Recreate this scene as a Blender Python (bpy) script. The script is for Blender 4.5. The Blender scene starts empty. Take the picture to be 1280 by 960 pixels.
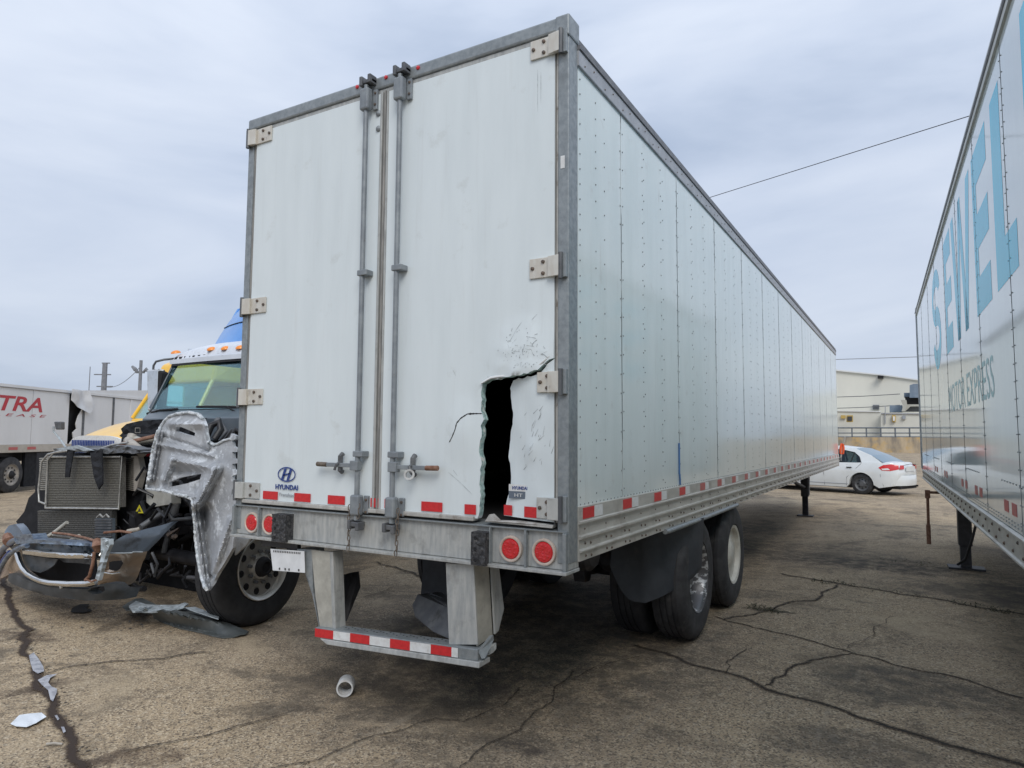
import bpy, bmesh, math, random
from mathutils import Vector, Matrix, noise, geometry
random.seed(7)
R = math.radians
PI = math.pi
col = bpy.context.scene.collection
scene = bpy.context.scene

# ------------------------------------------------------------------ camera
CAM = Vector((1.5586, -3.2902, 1.6608)); YAW, PITCH, ROLL, FPX = -0.52561, 0.0767, 0.00681, 857.27
_f = Vector((math.sin(YAW)*math.cos(PITCH), math.cos(YAW)*math.cos(PITCH), math.sin(PITCH)))
_r0 = Vector((math.cos(YAW), -math.sin(YAW), 0)); _u0 = _r0.cross(_f)
_r = _r0*math.cos(ROLL) + _u0*math.sin(ROLL); _u = -_r0*math.sin(ROLL) + _u0*math.cos(ROLL)
cd = bpy.data.cameras.new('camera'); cam = bpy.data.objects.new('camera', cd); col.objects.link(cam)
cd.sensor_width = 36; cd.lens = FPX/1280*36; cd.clip_start = 0.05; cd.clip_end = 3000
m3 = Matrix((_r, _u, -_f)).transposed(); cam.matrix_world = Matrix.Translation(CAM) @ m3.to_4x4()
scene.camera = cam

def ray(px, py): return _f + _r*((px-640)/FPX) + _u*((480-py)/FPX)
def at(px, py, Y=0.0):            # survey helper: point at world depth Y seen at a photo position
    d = ray(px, py); return CAM + d*((Y-CAM.y)/d.y)
def gp(px, py, z=0.0):
    d = ray(px, py); return CAM + d*((z-CAM.z)/d.z)

# ------------------------------------------------------------------ sky and sun
SUN_EL, SUN_AZ = R(42), R(140)     # azimuth from +Y clockwise
w = bpy.data.worlds.new('World'); scene.world = w; w.use_nodes = True
nt = w.node_tree; nt.nodes.clear()
def N(nt, t, **k):
    n = nt.nodes.new(t)
    for a, b in k.items(): setattr(n, a, b)
    return n
sky = N(nt, 'ShaderNodeTexSky', sky_type='NISHITA'); sky.sun_disc = False
sky.sun_elevation = SUN_EL; sky.sun_rotation = SUN_AZ; sky.dust_density = 2
tc = N(nt, 'ShaderNodeTexCoord'); mp = N(nt, 'ShaderNodeMapping'); mp.inputs['Scale'].default_value = (1, 1, 3.6)
mp.inputs['Rotation'].default_value = (0.06, -0.1, 0.5)
nz = N(nt, 'ShaderNodeTexNoise'); nz.inputs['Scale'].default_value = 1.7; nz.inputs['Detail'].default_value = 7; nz.inputs['Roughness'].default_value = .5
nz.inputs['Distortion'].default_value = .35
rp = N(nt, 'ShaderNodeValToRGB'); cr = rp.color_ramp
cr.elements[0].position = .33; cr.elements[0].color = (.35, .42, .545, 1)
cr.elements[1].position = .66; cr.elements[1].color = (.60, .655, .755, 1)
e = cr.elements.new(.47); e.color = (.48, .545, .665, 1)
sx = N(nt, 'ShaderNodeSeparateXYZ')
lift = N(nt, 'ShaderNodeMapRange'); lift.inputs['From Min'].default_value = 0; lift.inputs['From Max'].default_value = 1
lift.inputs['To Min'].default_value = .92; lift.inputs['To Max'].default_value = 1.35
mul = N(nt, 'ShaderNodeVectorMath', operation='SCALE')
sc10 = N(nt, 'ShaderNodeVectorMath', operation='SCALE'); sc10.inputs['Scale'].default_value = 10.0
mixw = N(nt, 'ShaderNodeMixRGB'); mixw.inputs['Fac'].default_value = .93
bg = N(nt, 'ShaderNodeBackground'); bg.inputs['Strength'].default_value = .1
out = N(nt, 'ShaderNodeOutputWorld')
L = nt.links.new
L(tc.outputs['Generated'], mp.inputs['Vector']); L(mp.outputs[0], nz.inputs['Vector']); L(nz.outputs['Fac'], rp.inputs['Fac'])
L(tc.outputs['Generated'], sx.inputs[0]); L(sx.outputs['Z'], lift.inputs['Value'])
L(rp.outputs['Color'], mul.inputs[0]); L(lift.outputs[0], mul.inputs['Scale']); L(mul.outputs[0], sc10.inputs[0])
L(sky.outputs[0], mixw.inputs['Color1']); L(sc10.outputs[0], mixw.inputs['Color2'])
L(mixw.outputs[0], bg.inputs['Color']); L(bg.outputs[0], out.inputs['Surface'])
sl = bpy.data.lights.new('sun', 'SUN'); sl.energy = 1.5; sl.angle = R(32); sl.color = (1, .96, .9)
so = bpy.data.objects.new('sun', sl); col.objects.link(so)
sd = Vector((math.sin(SUN_AZ)*math.cos(SUN_EL), math.cos(SUN_AZ)*math.cos(SUN_EL), math.sin(SUN_EL)))
so.rotation_euler = sd.to_track_quat('Z', 'Y').to_euler()
scene.view_settings.view_transform = 'Standard'; scene.view_settings.look = 'None'
scene.view_settings.exposure = 0.28; scene.view_settings.gamma = 1.0

# ------------------------------------------------------------------ materials
def mat(name, c, rough=.5, metal=0., c2=None, scale=8., lo=.4, hi=.65, bump=0., bscale=None, spec=.5, coat=0., detail=5., stretch=(1, 1, 1),
        c3=None, s3=2., lo3=.55, hi3=.7, r2=None, trans=0., dist=0.):
    m = bpy.data.materials.new(name); m.use_nodes = True; t = m.node_tree; b = t.nodes['Principled BSDF']
    b.inputs['Base Color'].default_value = (*c, 1); b.inputs['Roughness'].default_value = rough; b.inputs['Metallic'].default_value = metal
    b.inputs['Specular IOR Level'].default_value = spec; b.inputs['Coat Weight'].default_value = coat; b.inputs['Coat Roughness'].default_value = .05
    b.inputs['Transmission Weight'].default_value = trans
    tcn = N(t, 'ShaderNodeTexCoord'); mpn = N(t, 'ShaderNodeMapping'); mpn.inputs['Scale'].default_value = stretch
    t.links.new(tcn.outputs['Object'], mpn.inputs[0])
    n = N(t, 'ShaderNodeTexNoise'); n.inputs['Scale'].default_value = scale; n.inputs['Detail'].default_value = detail; n.inputs['Roughness'].default_value = .6
    n.inputs['Distortion'].default_value = dist
    t.links.new(mpn.outputs[0], n.inputs['Vector'])
    mr = N(t, 'ShaderNodeMapRange'); mr.inputs['From Min'].default_value = lo; mr.inputs['From Max'].default_value = hi
    t.links.new(n.outputs['Fac'], mr.inputs['Value'])
    last = None
    if c2:
        x = N(t, 'ShaderNodeMixRGB'); x.inputs['Color1'].default_value = (*c, 1); x.inputs['Color2'].default_value = (*c2, 1)
        t.links.new(mr.outputs[0], x.inputs['Fac']); last = x
    if c3:
        n3 = N(t, 'ShaderNodeTexNoise'); n3.inputs['Scale'].default_value = s3; n3.inputs['Detail'].default_value = 8; n3.inputs['Roughness'].default_value = .65
        t.links.new(tcn.outputs['Object'], n3.inputs['Vector'])
        mr3 = N(t, 'ShaderNodeMapRange'); mr3.inputs['From Min'].default_value = lo3; mr3.inputs['From Max'].default_value = hi3
        t.links.new(n3.outputs['Fac'], mr3.inputs['Value'])
        y = N(t, 'ShaderNodeMixRGB'); y.inputs['Color2'].default_value = (*c3, 1)
        if last: t.links.new(last.outputs[0], y.inputs['Color1'])
        else: y.inputs['Color1'].default_value = (*c, 1)
        t.links.new(mr3.outputs[0], y.inputs['Fac']); last = y
    if last: t.links.new(last.outputs[0], b.inputs['Base Color'])
    if r2 is not None:
        rr = N(t, 'ShaderNodeMapRange'); rr.inputs['From Min'].default_value = lo; rr.inputs['From Max'].default_value = hi
        rr.inputs['To Min'].default_value = rough; rr.inputs['To Max'].default_value = r2
        t.links.new(n.outputs['Fac'], rr.inputs['Value']); t.links.new(rr.outputs[0], b.inputs['Roughness'])
    if bump:
        nb = n
        if bscale:
            nb = N(t, 'ShaderNodeTexNoise'); nb.inputs['Scale'].default_value = bscale; nb.inputs['Detail'].default_value = 4
            t.links.new(mpn.outputs[0], nb.inputs['Vector'])
        bp = N(t, 'ShaderNodeBump'); bp.inputs['Strength'].default_value = bump; bp.inputs['Distance'].default_value = .01
        t.links.new(nb.outputs['Fac'], bp.inputs['Height']); t.links.new(bp.outputs[0], b.inputs['Normal'])
    return m
M = {}
M['door'] = mat('white door skin', (.68, .74, .76), .38, c2=(.625, .685, .705), scale=2.2, lo=.35, hi=.75, stretch=(3, 3, .5), c3=(.5, .53, .52), s3=5, lo3=.6, hi3=.85, bump=.06, bscale=3)
M['side'] = mat('white side skin', (.67, .735, .73), .13, c2=(.60, .675, .67), scale=1.6, lo=.35, hi=.75, stretch=(3, 3, .6), c3=(.5, .52, .5), s3=6, lo3=.6, hi3=.85, bump=.10, bscale=1.1)
def streaks(m, cl, amt, sc=7.):
    t = m.node_tree; b = t.nodes['Principled BSDF']; src = b.inputs['Base Color'].links[0].from_socket
    tcn = N(t, 'ShaderNodeTexCoord'); mpn = N(t, 'ShaderNodeMapping'); mpn.inputs['Scale'].default_value = (sc, sc, .35); t.links.new(tcn.outputs['Object'], mpn.inputs[0])
    n = N(t, 'ShaderNodeTexNoise'); n.inputs['Scale'].default_value = 3; n.inputs['Detail'].default_value = 6; n.inputs['Roughness'].default_value = .7; t.links.new(mpn.outputs[0], n.inputs['Vector'])
    r = N(t, 'ShaderNodeMapRange'); r.inputs['From Min'].default_value = .56; r.inputs['From Max'].default_value = .78; r.inputs['To Max'].default_value = amt; t.links.new(n.outputs['Fac'], r.inputs['Value'])
    n2 = N(t, 'ShaderNodeTexNoise'); n2.inputs['Scale'].default_value = 38; n2.inputs['Detail'].default_value = 5; n2.inputs['Roughness'].default_value = .8; t.links.new(tcn.outputs['Object'], n2.inputs['Vector'])
    r2 = N(t, 'ShaderNodeMapRange'); r2.inputs['From Min'].default_value = .66; r2.inputs['From Max'].default_value = .74; r2.inputs['To Max'].default_value = amt*1.1; t.links.new(n2.outputs['Fac'], r2.inputs['Value'])
    mx = N(t, 'ShaderNodeMath', operation='MAXIMUM'); t.links.new(r.outputs[0], mx.inputs[0]); t.links.new(r2.outputs[0], mx.inputs[1])
    x = N(t, 'ShaderNodeMixRGB'); x.inputs['Color2'].default_value = (*cl, 1); t.links.new(src, x.inputs['Color1']); t.links.new(mx.outputs[0], x.inputs['Fac']); t.links.new(x.outputs[0], b.inputs['Base Color'])
streaks(M['door'], (.46, .47, .46), .2); streaks(M['side'], (.42, .42, .39), .35, 5.)
M['side2'] = mat('glossy white side skin', (.67, .73, .735), .07, c2=(.61, .67, .68), scale=1.2, stretch=(2, 2, .5), bump=.04, bscale=1.3, spec=.6)
M['galv'] = mat('galvanised steel', (.22, .245, .26), .5, .3, c2=(.29, .315, .325), scale=30, lo=.35, hi=.62, c3=(.17, .185, .19), s3=5, lo3=.5, hi3=.8, bump=.12, r2=.38)
M['galvw'] = mat('weathered galvanised sill', (.33, .345, .345), .6, .2, c2=(.47, .475, .455), scale=9, lo=.32, hi=.68, stretch=(5, 5, .8), c3=(.22, .22, .21), s3=9, lo3=.52, hi3=.78, bump=.15)
M['galvtan'] = mat('dusty galvanised steel', (.36, .35, .31), .6, .15, c2=(.46, .45, .40), scale=12, c3=(.22, .21, .19), s3=9, lo3=.58, hi3=.8, bump=.15)
M['alu'] = mat('dull aluminium rail', (.46, .455, .42), .45, .25, c2=(.56, .55, .51), scale=6, stretch=(1, .4, 3), c3=(.32, .3, .27), s3=5, lo3=.5, hi3=.75, bump=.06)
M['alutop'] = mat('grey top rail', (.34, .35, .37), .5, .3, c2=(.42, .43, .45), scale=9)
M['darkrail'] = mat('dark rail edge', (.13, .135, .15), .6, c2=(.2, .2, .21), scale=12)
M['rod'] = mat('grey lock rod paint', (.19, .21, .23), .5, .2, c2=(.26, .285, .3), scale=12, c3=(.17, .15, .13), s3=14, lo3=.6, hi3=.75, bump=.1)
M['hinge'] = mat('cream oxidised hinge plate', (.58, .54, .47), .45, .3, c2=(.66, .64, .58), scale=14, stretch=(2, 2, .7), c3=(.33, .3, .27), s3=11, lo3=.6, hi3=.76)
M['hingeg'] = mat('grey hinge plate', (.48, .49, .47), .45, .3, c2=(.56, .56, .54), scale=14, c3=(.34, .33, .31), s3=11, lo3=.55, hi3=.72)
M['rivet'] = mat('rivet head', (.3, .32, .325), .5, .2, c2=(.16, .17, .175), scale=3)
M['bolt'] = mat('dark bolt', (.1, .085, .075), .6, .4, c2=(.17, .12, .09), scale=40)
M['seal'] = mat('door seal rubber', (.17, .17, .165), .7, c2=(.3, .29, .27), scale=9, stretch=(4, 4, .6))
M['sealtan'] = mat('dirty seal strip', (.36, .355, .335), .7, c2=(.47, .465, .44), scale=9, stretch=(2, 2, .8), c3=(.18, .15, .12), s3=12, lo3=.55, hi3=.7)
M['red'] = mat('red reflective tape', (.6, .025, .03), .35, c2=(.5, .02, .025), scale=60, c3=(.32, .06, .05), s3=9, lo3=.62, hi3=.8)
M['redold'] = mat('faded red tape', (.52, .11, .1), .45, c2=(.42, .13, .12), scale=20, c3=(.4, .3, .27), s3=9, lo3=.55, hi3=.75)
M['whitetape'] = mat('white reflective tape', (.72, .74, .74), .35, c2=(.62, .62, .61), scale=30, c3=(.4, .38, .34), s3=8, lo3=.6, hi3=.8)
M['core'] = mat('mint foam core', (.45, .62, .60), .8, c2=(.22, .34, .34), scale=38, lo=.45, hi=.6, bump=.8, c3=(.62, .64, .62), s3=20, lo3=.55, hi3=.6)
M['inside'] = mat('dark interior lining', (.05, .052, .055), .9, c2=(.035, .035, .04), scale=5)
M['rubber'] = mat('black rubber', (.018, .019, .022), .72, c2=(.032, .033, .036), scale=9, bump=.25, bscale=40)
M['rubberg'] = mat('worn tyre rubber', (.022, .022, .024), .75, c2=(.05, .05, .052), scale=7, c3=(.09, .085, .08), s3=9, lo3=.58, hi3=.8, bump=.3, bscale=60)
M['flap'] = mat('rubber mud flap', (.022, .027, .034), .55, c2=(.038, .044, .052), scale=5, c3=(.07, .07, .07), s3=8, lo3=.6, hi3=.85, bump=.2, bscale=9)
M['black'] = mat('black painted steel', (.02, .02, .023), .5, c2=(.04, .04, .045), scale=12, c3=(.09, .07, .055), s3=9, lo3=.6, hi3=.78, bump=.2)
M['blackmatt'] = mat('black plastic', (.012, .013, .016), .75, c2=(.022, .023, .027), scale=9, bump=.2, spec=.25)
M['darkgrey'] = mat('dark grey steel', (.09, .095, .105), .5, .2, c2=(.14, .145, .15), scale=10, c3=(.05, .05, .05), s3=7)
M['lamp'] = mat('red lamp lens', (.62, .012, .02), .18, c2=(.5, .01, .015), scale=50, bump=.3, bscale=90, coat=.6)
M['grommet'] = mat('pale lamp ring', (.56, .47, .4), .6, c2=(.45, .38, .33), scale=20)
M['bumperrub'] = mat('scuffed rubber block', (.02, .021, .024), .7, c2=(.055, .055, .058), scale=40, lo=.45, hi=.55, bump=.9, c3=(.16, .155, .15), s3=28, lo3=.58, hi3=.68)
M['chain'] = mat('rusty chain', (.12, .095, .075), .7, .3, c2=(.2, .17, .14), scale=60)
M['rust'] = mat('rusty steel', (.16, .075, .045), .8, c2=(.28, .16, .11), scale=22, bump=.4)
M['plate'] = mat('white number plate', (.72, .74, .76), .4, c2=(.62, .64, .66), scale=12)
M['ink'] = mat('dark plate print', (.05, .05, .05), .5)
M['navy'] = mat('navy print', (.02, .05, .22), .4)
M['greyprint'] = mat('grey print', (.3, .32, .35), .5)
M['slate'] = mat('slate label', (.12, .15, .19), .4)
M['cyan'] = mat('cyan lettering', (.02, .52, .74), .25, c2=(.03, .56, .78), scale=1.5, stretch=(1, 1, .5), spec=.3)
M['teal'] = mat('pale teal lettering', (.25, .50, .54), .3, c2=(.36, .58, .61), scale=6, spec=.15)
M['redletter'] = mat('red lettering', (.5, .03, .045), .45, c2=(.42, .04, .05), scale=3)
M['blueink'] = mat('blue paint mark', (.06, .15, .33), .5)
M['wheelw'] = mat('dirty white wheel disc', (.62, .6, .53), .5, c2=(.5, .48, .42), scale=9, c3=(.3, .28, .24), s3=12, lo3=.62, hi3=.75)
M['wheela'] = mat('scratched alloy rim', (.62, .6, .56), .3, .75, c2=(.4, .38, .34), scale=14, bump=.1)
M['wheeld'] = mat('dark scraped rim', (.12, .12, .125), .4, .5, c2=(.55, .56, .57), scale=9, lo=.52, hi=.56, bump=.4, stretch=(1, 1, 2))
M['alloytruck'] = mat('polished truck rim', (.6, .58, .54), .32, .6, c2=(.48, .46, .42), scale=8)
M['silver'] = mat('crumpled silver panel', (.31, .325, .345), .55, .1, c2=(.43, .445, .465), scale=5, lo=.4, hi=.62, c3=(.60, .63, .66), s3=9, lo3=.53, hi3=.60, bump=.55, bscale=45)
M['fray'] = mat('frayed fibreglass edge', (.62, .65, .68), .8, c2=(.36, .4, .42), scale=40, lo=.45, hi=.6, bump=.9)
M['bluegrey'] = mat('blue grey headlight panel', (.16, .2, .26), .3, .3, c2=(.21, .26, .33), scale=5, c3=(.08, .09, .11), s3=6, lo3=.55, hi3=.72)
M['bluebeam'] = mat('steel blue beam', (.22, .28, .36), .35, .45, c2=(.09, .12, .18), scale=9, lo=.45, hi=.62, c3=(.4, .43, .47), s3=10, lo3=.58, hi3=.7, stretch=(1, 1, 4))
M['chrome'] = mat('chrome', (.78, .77, .75), .12, 1., c2=(.6, .56, .5), scale=7, lo=.5, hi=.7, bump=.12, bscale=8)
M['chromeb'] = mat('ground-tinted chrome bumper', (.66, .53, .42), .27, .65, c2=(.5, .4, .31), scale=5, lo=.45, hi=.7, bump=.06, bscale=5)  # tan base colour carries the ground's reflection and brightens the chrome
M['valance'] = mat('dark grey valance', (.04, .048, .055), .5, c2=(.065, .072, .08), scale=6, bump=.2)
M['core_alu'] = mat('radiator fins', (.15, .145, .125), .6, .3, c2=(.24, .23, .2), scale=50, bump=.5)
M['core_dk'] = mat('dark condenser fins', (.1, .098, .09), .6, .3, c2=(.16, .155, .14), scale=60, bump=.6)
M['fin'] = mat('light cooler tubes', (.38, .37, .34), .5, .4, c2=(.25, .24, .21), scale=20)
M['alutube'] = mat('aluminium frame tube', (.5, .5, .48), .4, .5, c2=(.32, .31, .29), scale=20)
M['hose'] = mat('black hose', (.02, .02, .022), .45)
M['duct'] = mat('tan plastic duct', (.42, .39, .34), .6, c2=(.3, .27, .24), scale=14)
M['cab'] = mat('slate blue cab paint', (.075, .095, .115), .35, c2=(.1, .12, .14), scale=5)
M['cabroof'] = mat('pale cab roof', (.66, .7, .76), .35, c2=(.58, .62, .68), scale=4)
M['fairing'] = mat('blue fairing', (.07, .24, .6), .3, c2=(.1, .29, .66), scale=3, coat=.3)
M['amber'] = mat('amber marker lens', (.85, .28, .04), .3)
M['yellow'] = mat('yellow truck paint', (.86, .5, .035), .3, c2=(.8, .45, .03), scale=3, coat=.4)
M['warn'] = mat('yellow warning sticker', (.7, .62, .03), .5)
M['int'] = mat('cab interior', (.06, .075, .085), .8, c2=(.1, .11, .12), scale=5)
M['carwhite'] = mat('white car paint', (.72, .75, .76), .2, c2=(.66, .69, .69), scale=2, coat=.6, c3=(.5, .48, .44), s3=3, lo3=.62, hi3=.8)
M['carlight'] = mat('red tail light', (.6, .02, .02), .15, coat=.8)
M['seam'] = mat('black gap', (.01, .01, .012), .8)
M['bldg'] = mat('cream cladding', (.66, .65, .58), .7, c2=(.61, .6, .54), scale=.15, stretch=(1, 1, .3), c3=(.58, .58, .53), s3=.3)
M['bldg2'] = mat('cream lower wall', (.62, .62, .56), .7, c2=(.55, .55, .5), scale=.2)
M['stain'] = mat('rust stained concrete', (.5, .4, .27), .85, c2=(.24, .21, .17), scale=.6, lo=.42, hi=.6, stretch=(1, 1, .3), c3=(.52, .36, .16), s3=.5, lo3=.5, hi3=.62)
M['fence'] = mat('blue grey rail', (.1, .12, .14), .5, c2=(.15, .17, .19), scale=3)
M['pole'] = mat('grey weathered pole', (.17, .18, .2), .8, c2=(.22, .23, .25), scale=3)
M['steelblue'] = mat('blue grey plant', (.14, .19, .25), .6, c2=(.2, .25, .31), scale=1)
M['yframe'] = mat('yellow frame', (.5, .35, .1), .6)
M['trailerw'] = mat('dusty white trailer skin', (.74, .74, .74), .45, c2=(.67, .67, .665), scale=.9, stretch=(1, 1, .5), c3=(.7, .7, .69), s3=.6)
M['tarp'] = mat('crumpled white sheet', (.74, .75, .76), .6, c2=(.62, .63, .64), scale=3, bump=.6, bscale=4)
M['beige'] = mat('tan rail', (.42, .38, .32), .6, c2=(.5, .46, .4), scale=3)
M['pvc'] = mat('white pipe plastic', (.68, .69, .69), .35, c2=(.55, .54, .52), scale=20)
M['paper'] = mat('white paper scrap', (.74, .78, .82), .6, c2=(.66, .7, .74), scale=8)
M['orange'] = mat('orange cone', (.85, .13, .04), .5)
M['puddle'] = mat('milky sky-toned puddle', (.36, .37, .41), .12, c2=(.54, .55, .59), scale=14, lo=.45, hi=.55, spec=.8)  # milky water, with the sky's reflection put into the pale colour
M['weed'] = mat('dry dark weeds', (.045, .05, .03), .9, c2=(.09, .085, .05), scale=30)
M['greyplastic'] = mat('grey plastic trim', (.07, .08, .08), .5, c2=(.12, .13, .13), scale=6, bump=.15)
M['seamline'] = mat('bright broken seam', (.10, .11, .12), .4, .3, c2=(.75, .8, .8), scale=5, lo=.48, hi=.56, stretch=(1, 1, .35))
M['lightedge'] = mat('scraped pale edge', (.4, .45, .48), .5, c2=(.25, .28, .3), scale=20)
def glass(name, c, fac=.45, rough=.03):
    m = bpy.data.materials.new(name); m.use_nodes = True; t = m.node_tree; t.nodes.clear()
    o = N(t, 'ShaderNodeOutputMaterial'); g = N(t, 'ShaderNodeBsdfGlossy'); g.inputs['Roughness'].default_value = rough; g.inputs['Color'].default_value = (.85, .95, 1, 1)
    tr = N(t, 'ShaderNodeBsdfTransparent'); tr.inputs['Color'].default_value = (*c, 1)
    fr = N(t, 'ShaderNodeFresnel'); fr.inputs['IOR'].default_value = 1.5
    ad = N(t, 'ShaderNodeMath', operation='ADD'); ad.inputs[1].default_value = fac*.04; ad.use_clamp = True
    ms = N(t, 'ShaderNodeMath', operation='MULTIPLY'); ms.inputs[1].default_value = .35; t.links.new(fr.outputs[0], ms.inputs[0])
    mx = N(t, 'ShaderNodeMixShader'); t.links.new(ms.outputs[0], ad.inputs[0]); t.links.new(ad.outputs[0], mx.inputs[0])
    t.links.new(tr.outputs[0], mx.inputs[1]); t.links.new(g.outputs[0], mx.inputs[2]); t.links.new(mx.outputs[0], o.inputs[0])
    return m
M['glass'] = glass('teal windshield glass', (.80, .93, .92), .3)
M['glasscar'] = glass('car glass', (.3, .4, .42), .8)
M['dglass'] = mat('dark rear screen', (.12, .2, .26), .06, spec=.9)

# ------------------------------------------------------------------ mesh builder
class MB:
    def __init__(s): s.v = []; s.f = []; s.uv = None
    def add(s, vs, fs):
        o = len(s.v); s.v += [Vector(p) for p in vs]; s.f += [tuple(i+o for i in f) for f in fs]; return s
    def box(s, x0, x1, y0, y1, z0, z1):
        return s.add([(x0,y0,z0),(x1,y0,z0),(x1,y1,z0),(x0,y1,z0),(x0,y0,z1),(x1,y0,z1),(x1,y1,z1),(x0,y1,z1)],
                     [(0,3,2,1),(4,5,6,7),(0,1,5,4),(1,2,6,5),(2,3,7,6),(3,0,4,7)])
    def hexa(s, p):    # 8 corners, order as box
        return s.add(p, [(0,3,2,1),(4,5,6,7),(0,1,5,4),(1,2,6,5),(2,3,7,6),(3,0,4,7)])
    def prism(s, poly, a, b):   # poly of 3D points, swept by vector from a*dir... a,b vectors
        n = len(poly); P = [Vector(p)+Vector(a) for p in poly]+[Vector(p)+Vector(b) for p in poly]
        return s.add(P, [tuple(range(n))[::-1], tuple(range(n, 2*n))]+[(i, (i+1) % n, n+(i+1) % n, n+i) for i in range(n)])
    def tube(s, pts, r, n=8, caps=True):
        pts = [Vector(p) for p in pts]; rs = r if isinstance(r, (list, tuple)) else [r]*len(pts); o = len(s.v)
        prev = None
        for i, p in enumerate(pts):
            d = (pts[min(i+1, len(pts)-1)]-pts[max(i-1, 0)]); d = d.normalized() if d.length > 1e-9 else Vector((0, 0, 1))
            ref = prev if prev is not None else (Vector((0, 0, 1)) if abs(d.z) < .9 else Vector((1, 0, 0)))
            a = (ref - d*ref.dot(d)).normalized(); b = d.cross(a); prev = a
            for k in range(n):
                t = 2*PI*k/n; s.v.append(p+(a*math.cos(t)+b*math.sin(t))*rs[i])
        for i in range(len(pts)-1):
            for k in range(n):
                s.f.append((o+i*n+k, o+i*n+(k+1) % n, o+(i+1)*n+(k+1) % n, o+(i+1)*n+k))
        if caps: s.f.append(tuple(o+k for k in range(n))[::-1]); s.f.append(tuple(o+(len(pts)-1)*n+k for k in range(n)))
        return s
    def lathe(s, prof, c, ax, n=32, closed=False):  # prof [(along, radius)]
        c = Vector(c); ax = Vector(ax).normalized(); a = ax.orthogonal().normalized(); b = ax.cross(a); o = len(s.v); m = len(prof)
        for k in range(n):
            t = 2*PI*k/n
            for (h, r) in prof: s.v.append(c+ax*h+(a*math.cos(t)+b*math.sin(t))*r)
        for k in range(n):
            k2 = (k+1) % n
            for i in range(m-1 if not closed else m):
                j = (i+1) % m; s.f.append((o+k*m+i, o+k2*m+i, o+k2*m+j, o+k*m+j))
        return s
    def sheet(s, poly, fn, step=.05, thick=(0, .02, 0), holes=(), back=True):   # poly 2D -> CDT grid -> fn(u,v)
        vs = [Vector(p) for p in poly]; n = len(vs); eds = [(i, (i+1) % n) for i in range(n)]
        xs = [p[0] for p in vs]; ys = [p[1] for p in vs]
        def refine(P):
            o = []
            for i in range(len(P)):
                a, b = Vector(P[i]), Vector(P[(i+1) % len(P)]); k = max(1, int((b-a).length/step))
                for j in range(k): o.append(a+(b-a)*(j/k))
            return o
        rings = [refine(poly)]+[refine(h) for h in holes]
        V = []; E = []
        for rg in rings:
            o = len(V); V += rg; E += [(o+i, o+(i+1) % len(rg)) for i in range(len(rg))]
        def inside(p, P):
            c = False; j = len(P)-1
            for i in range(len(P)):
                if (P[i][1] > p[1]) != (P[j][1] > p[1]) and p[0] < (P[j][0]-P[i][0])*(p[1]-P[i][1])/(P[j][1]-P[i][1])+P[i][0]: c = not c
                j = i
            return c
        x = min(xs)+step*.5; k = 0
        while x < max(xs):
            y = min(ys)+step*(.5+.5*(k % 2))
            while y < max(ys):
                p = Vector((x+random.uniform(-.15, .15)*step, y+random.uniform(-.15, .15)*step))
                if inside(p, rings[0]) and not any(inside(p, h) for h in rings[1:]): V.append(p)
                y += step
            x += step*.9; k += 1
        ov, oe, of, *_ = geometry.delaunay_2d_cdt(V, E, [], 0, step*1e-3)
        F = []
        for f in of:
            c = sum((ov[i] for i in f), Vector((0, 0)))/len(f)
            if inside(c, rings[0]) and not any(inside(c, h) for h in rings[1:]): F.append(tuple(f))
        o = len(s.v); P = [Vector(fn(p[0], p[1])) for p in ov]; s.v += P; nv = len(P); T = Vector(thick)
        s.f += [tuple(o+i for i in f) for f in F]
        if back:
            s.v += [p+T for p in P]; s.f += [tuple(o+nv+i for i in f[::-1]) for f in F]
            cnt = {}
            for f in F:
                for i in range(len(f)):
                    a, b = f[i], f[(i+1) % len(f)]; cnt[(a, b)] = 1
            for (a, b) in cnt:
                if (b, a) not in cnt: s.f.append((o+b, o+a, o+nv+a, o+nv+b))
        return s

def chain_inv(parent):
    m = Matrix.Identity(4); p = parent
    while p is not None: m = p.matrix_basis @ m if p.parent is None else p.matrix_basis @ m; p = p.parent
    return m.inverted()
def build(name, mb, m, parent=None, smooth=None, bevel=0, world=True, label=None, kind=None, weld=False, mats=None, fmat=None):
    me = bpy.data.meshes.new(name)
    inv = chain_inv(parent) if (parent is not None and world) else Matrix.Identity(4)
    me.from_pydata([inv @ v for v in mb.v], [], mb.f); me.materials.append(M[m] if isinstance(m, str) else m)
    if mats:
        for q in mats: me.materials.append(M[q])
    bm = bmesh.new(); bm.from_mesh(me)
    if weld: bmesh.ops.remove_doubles(bm, verts=bm.verts, dist=1e-4)
    bmesh.ops.recalc_face_normals(bm, faces=bm.faces); bm.to_mesh(me); bm.free()
    if fmat:
        for p in me.polygons: p.material_index = fmat(p)
    o = bpy.data.objects.new(name, me); col.objects.link(o); o.parent = parent
    if smooth is not None:
        for p in me.polygons: p.use_smooth = True
        try: me.set_sharp_from_angle(angle=R(smooth))
        except Exception: pass
    if bevel:
        b = o.modifiers.new('bevel', 'BEVEL'); b.width = bevel; b.segments = 2; b.limit_method = 'ANGLE'; b.angle_limit = R(40)
    if label: o['label'] = label
    if kind: o['kind'] = kind
    return o
def thing(name, label, cat, loc=(0, 0, 0), rz=0, group=None):
    o = bpy.data.objects.new(name, None); col.objects.link(o); o.location = loc; o.rotation_euler = (0, 0, rz)
    o.empty_display_size = .2; o['label'] = label; o['category'] = cat
    if group: o['group'] = group
    o.matrix_basis = Matrix.Translation(loc) @ Matrix.Rotation(rz, 4, 'Z')
    return o
def tag(o, label, cat, group=None):
    o['label'] = label; o['category'] = cat
    if group: o['group'] = group
    return o
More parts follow.
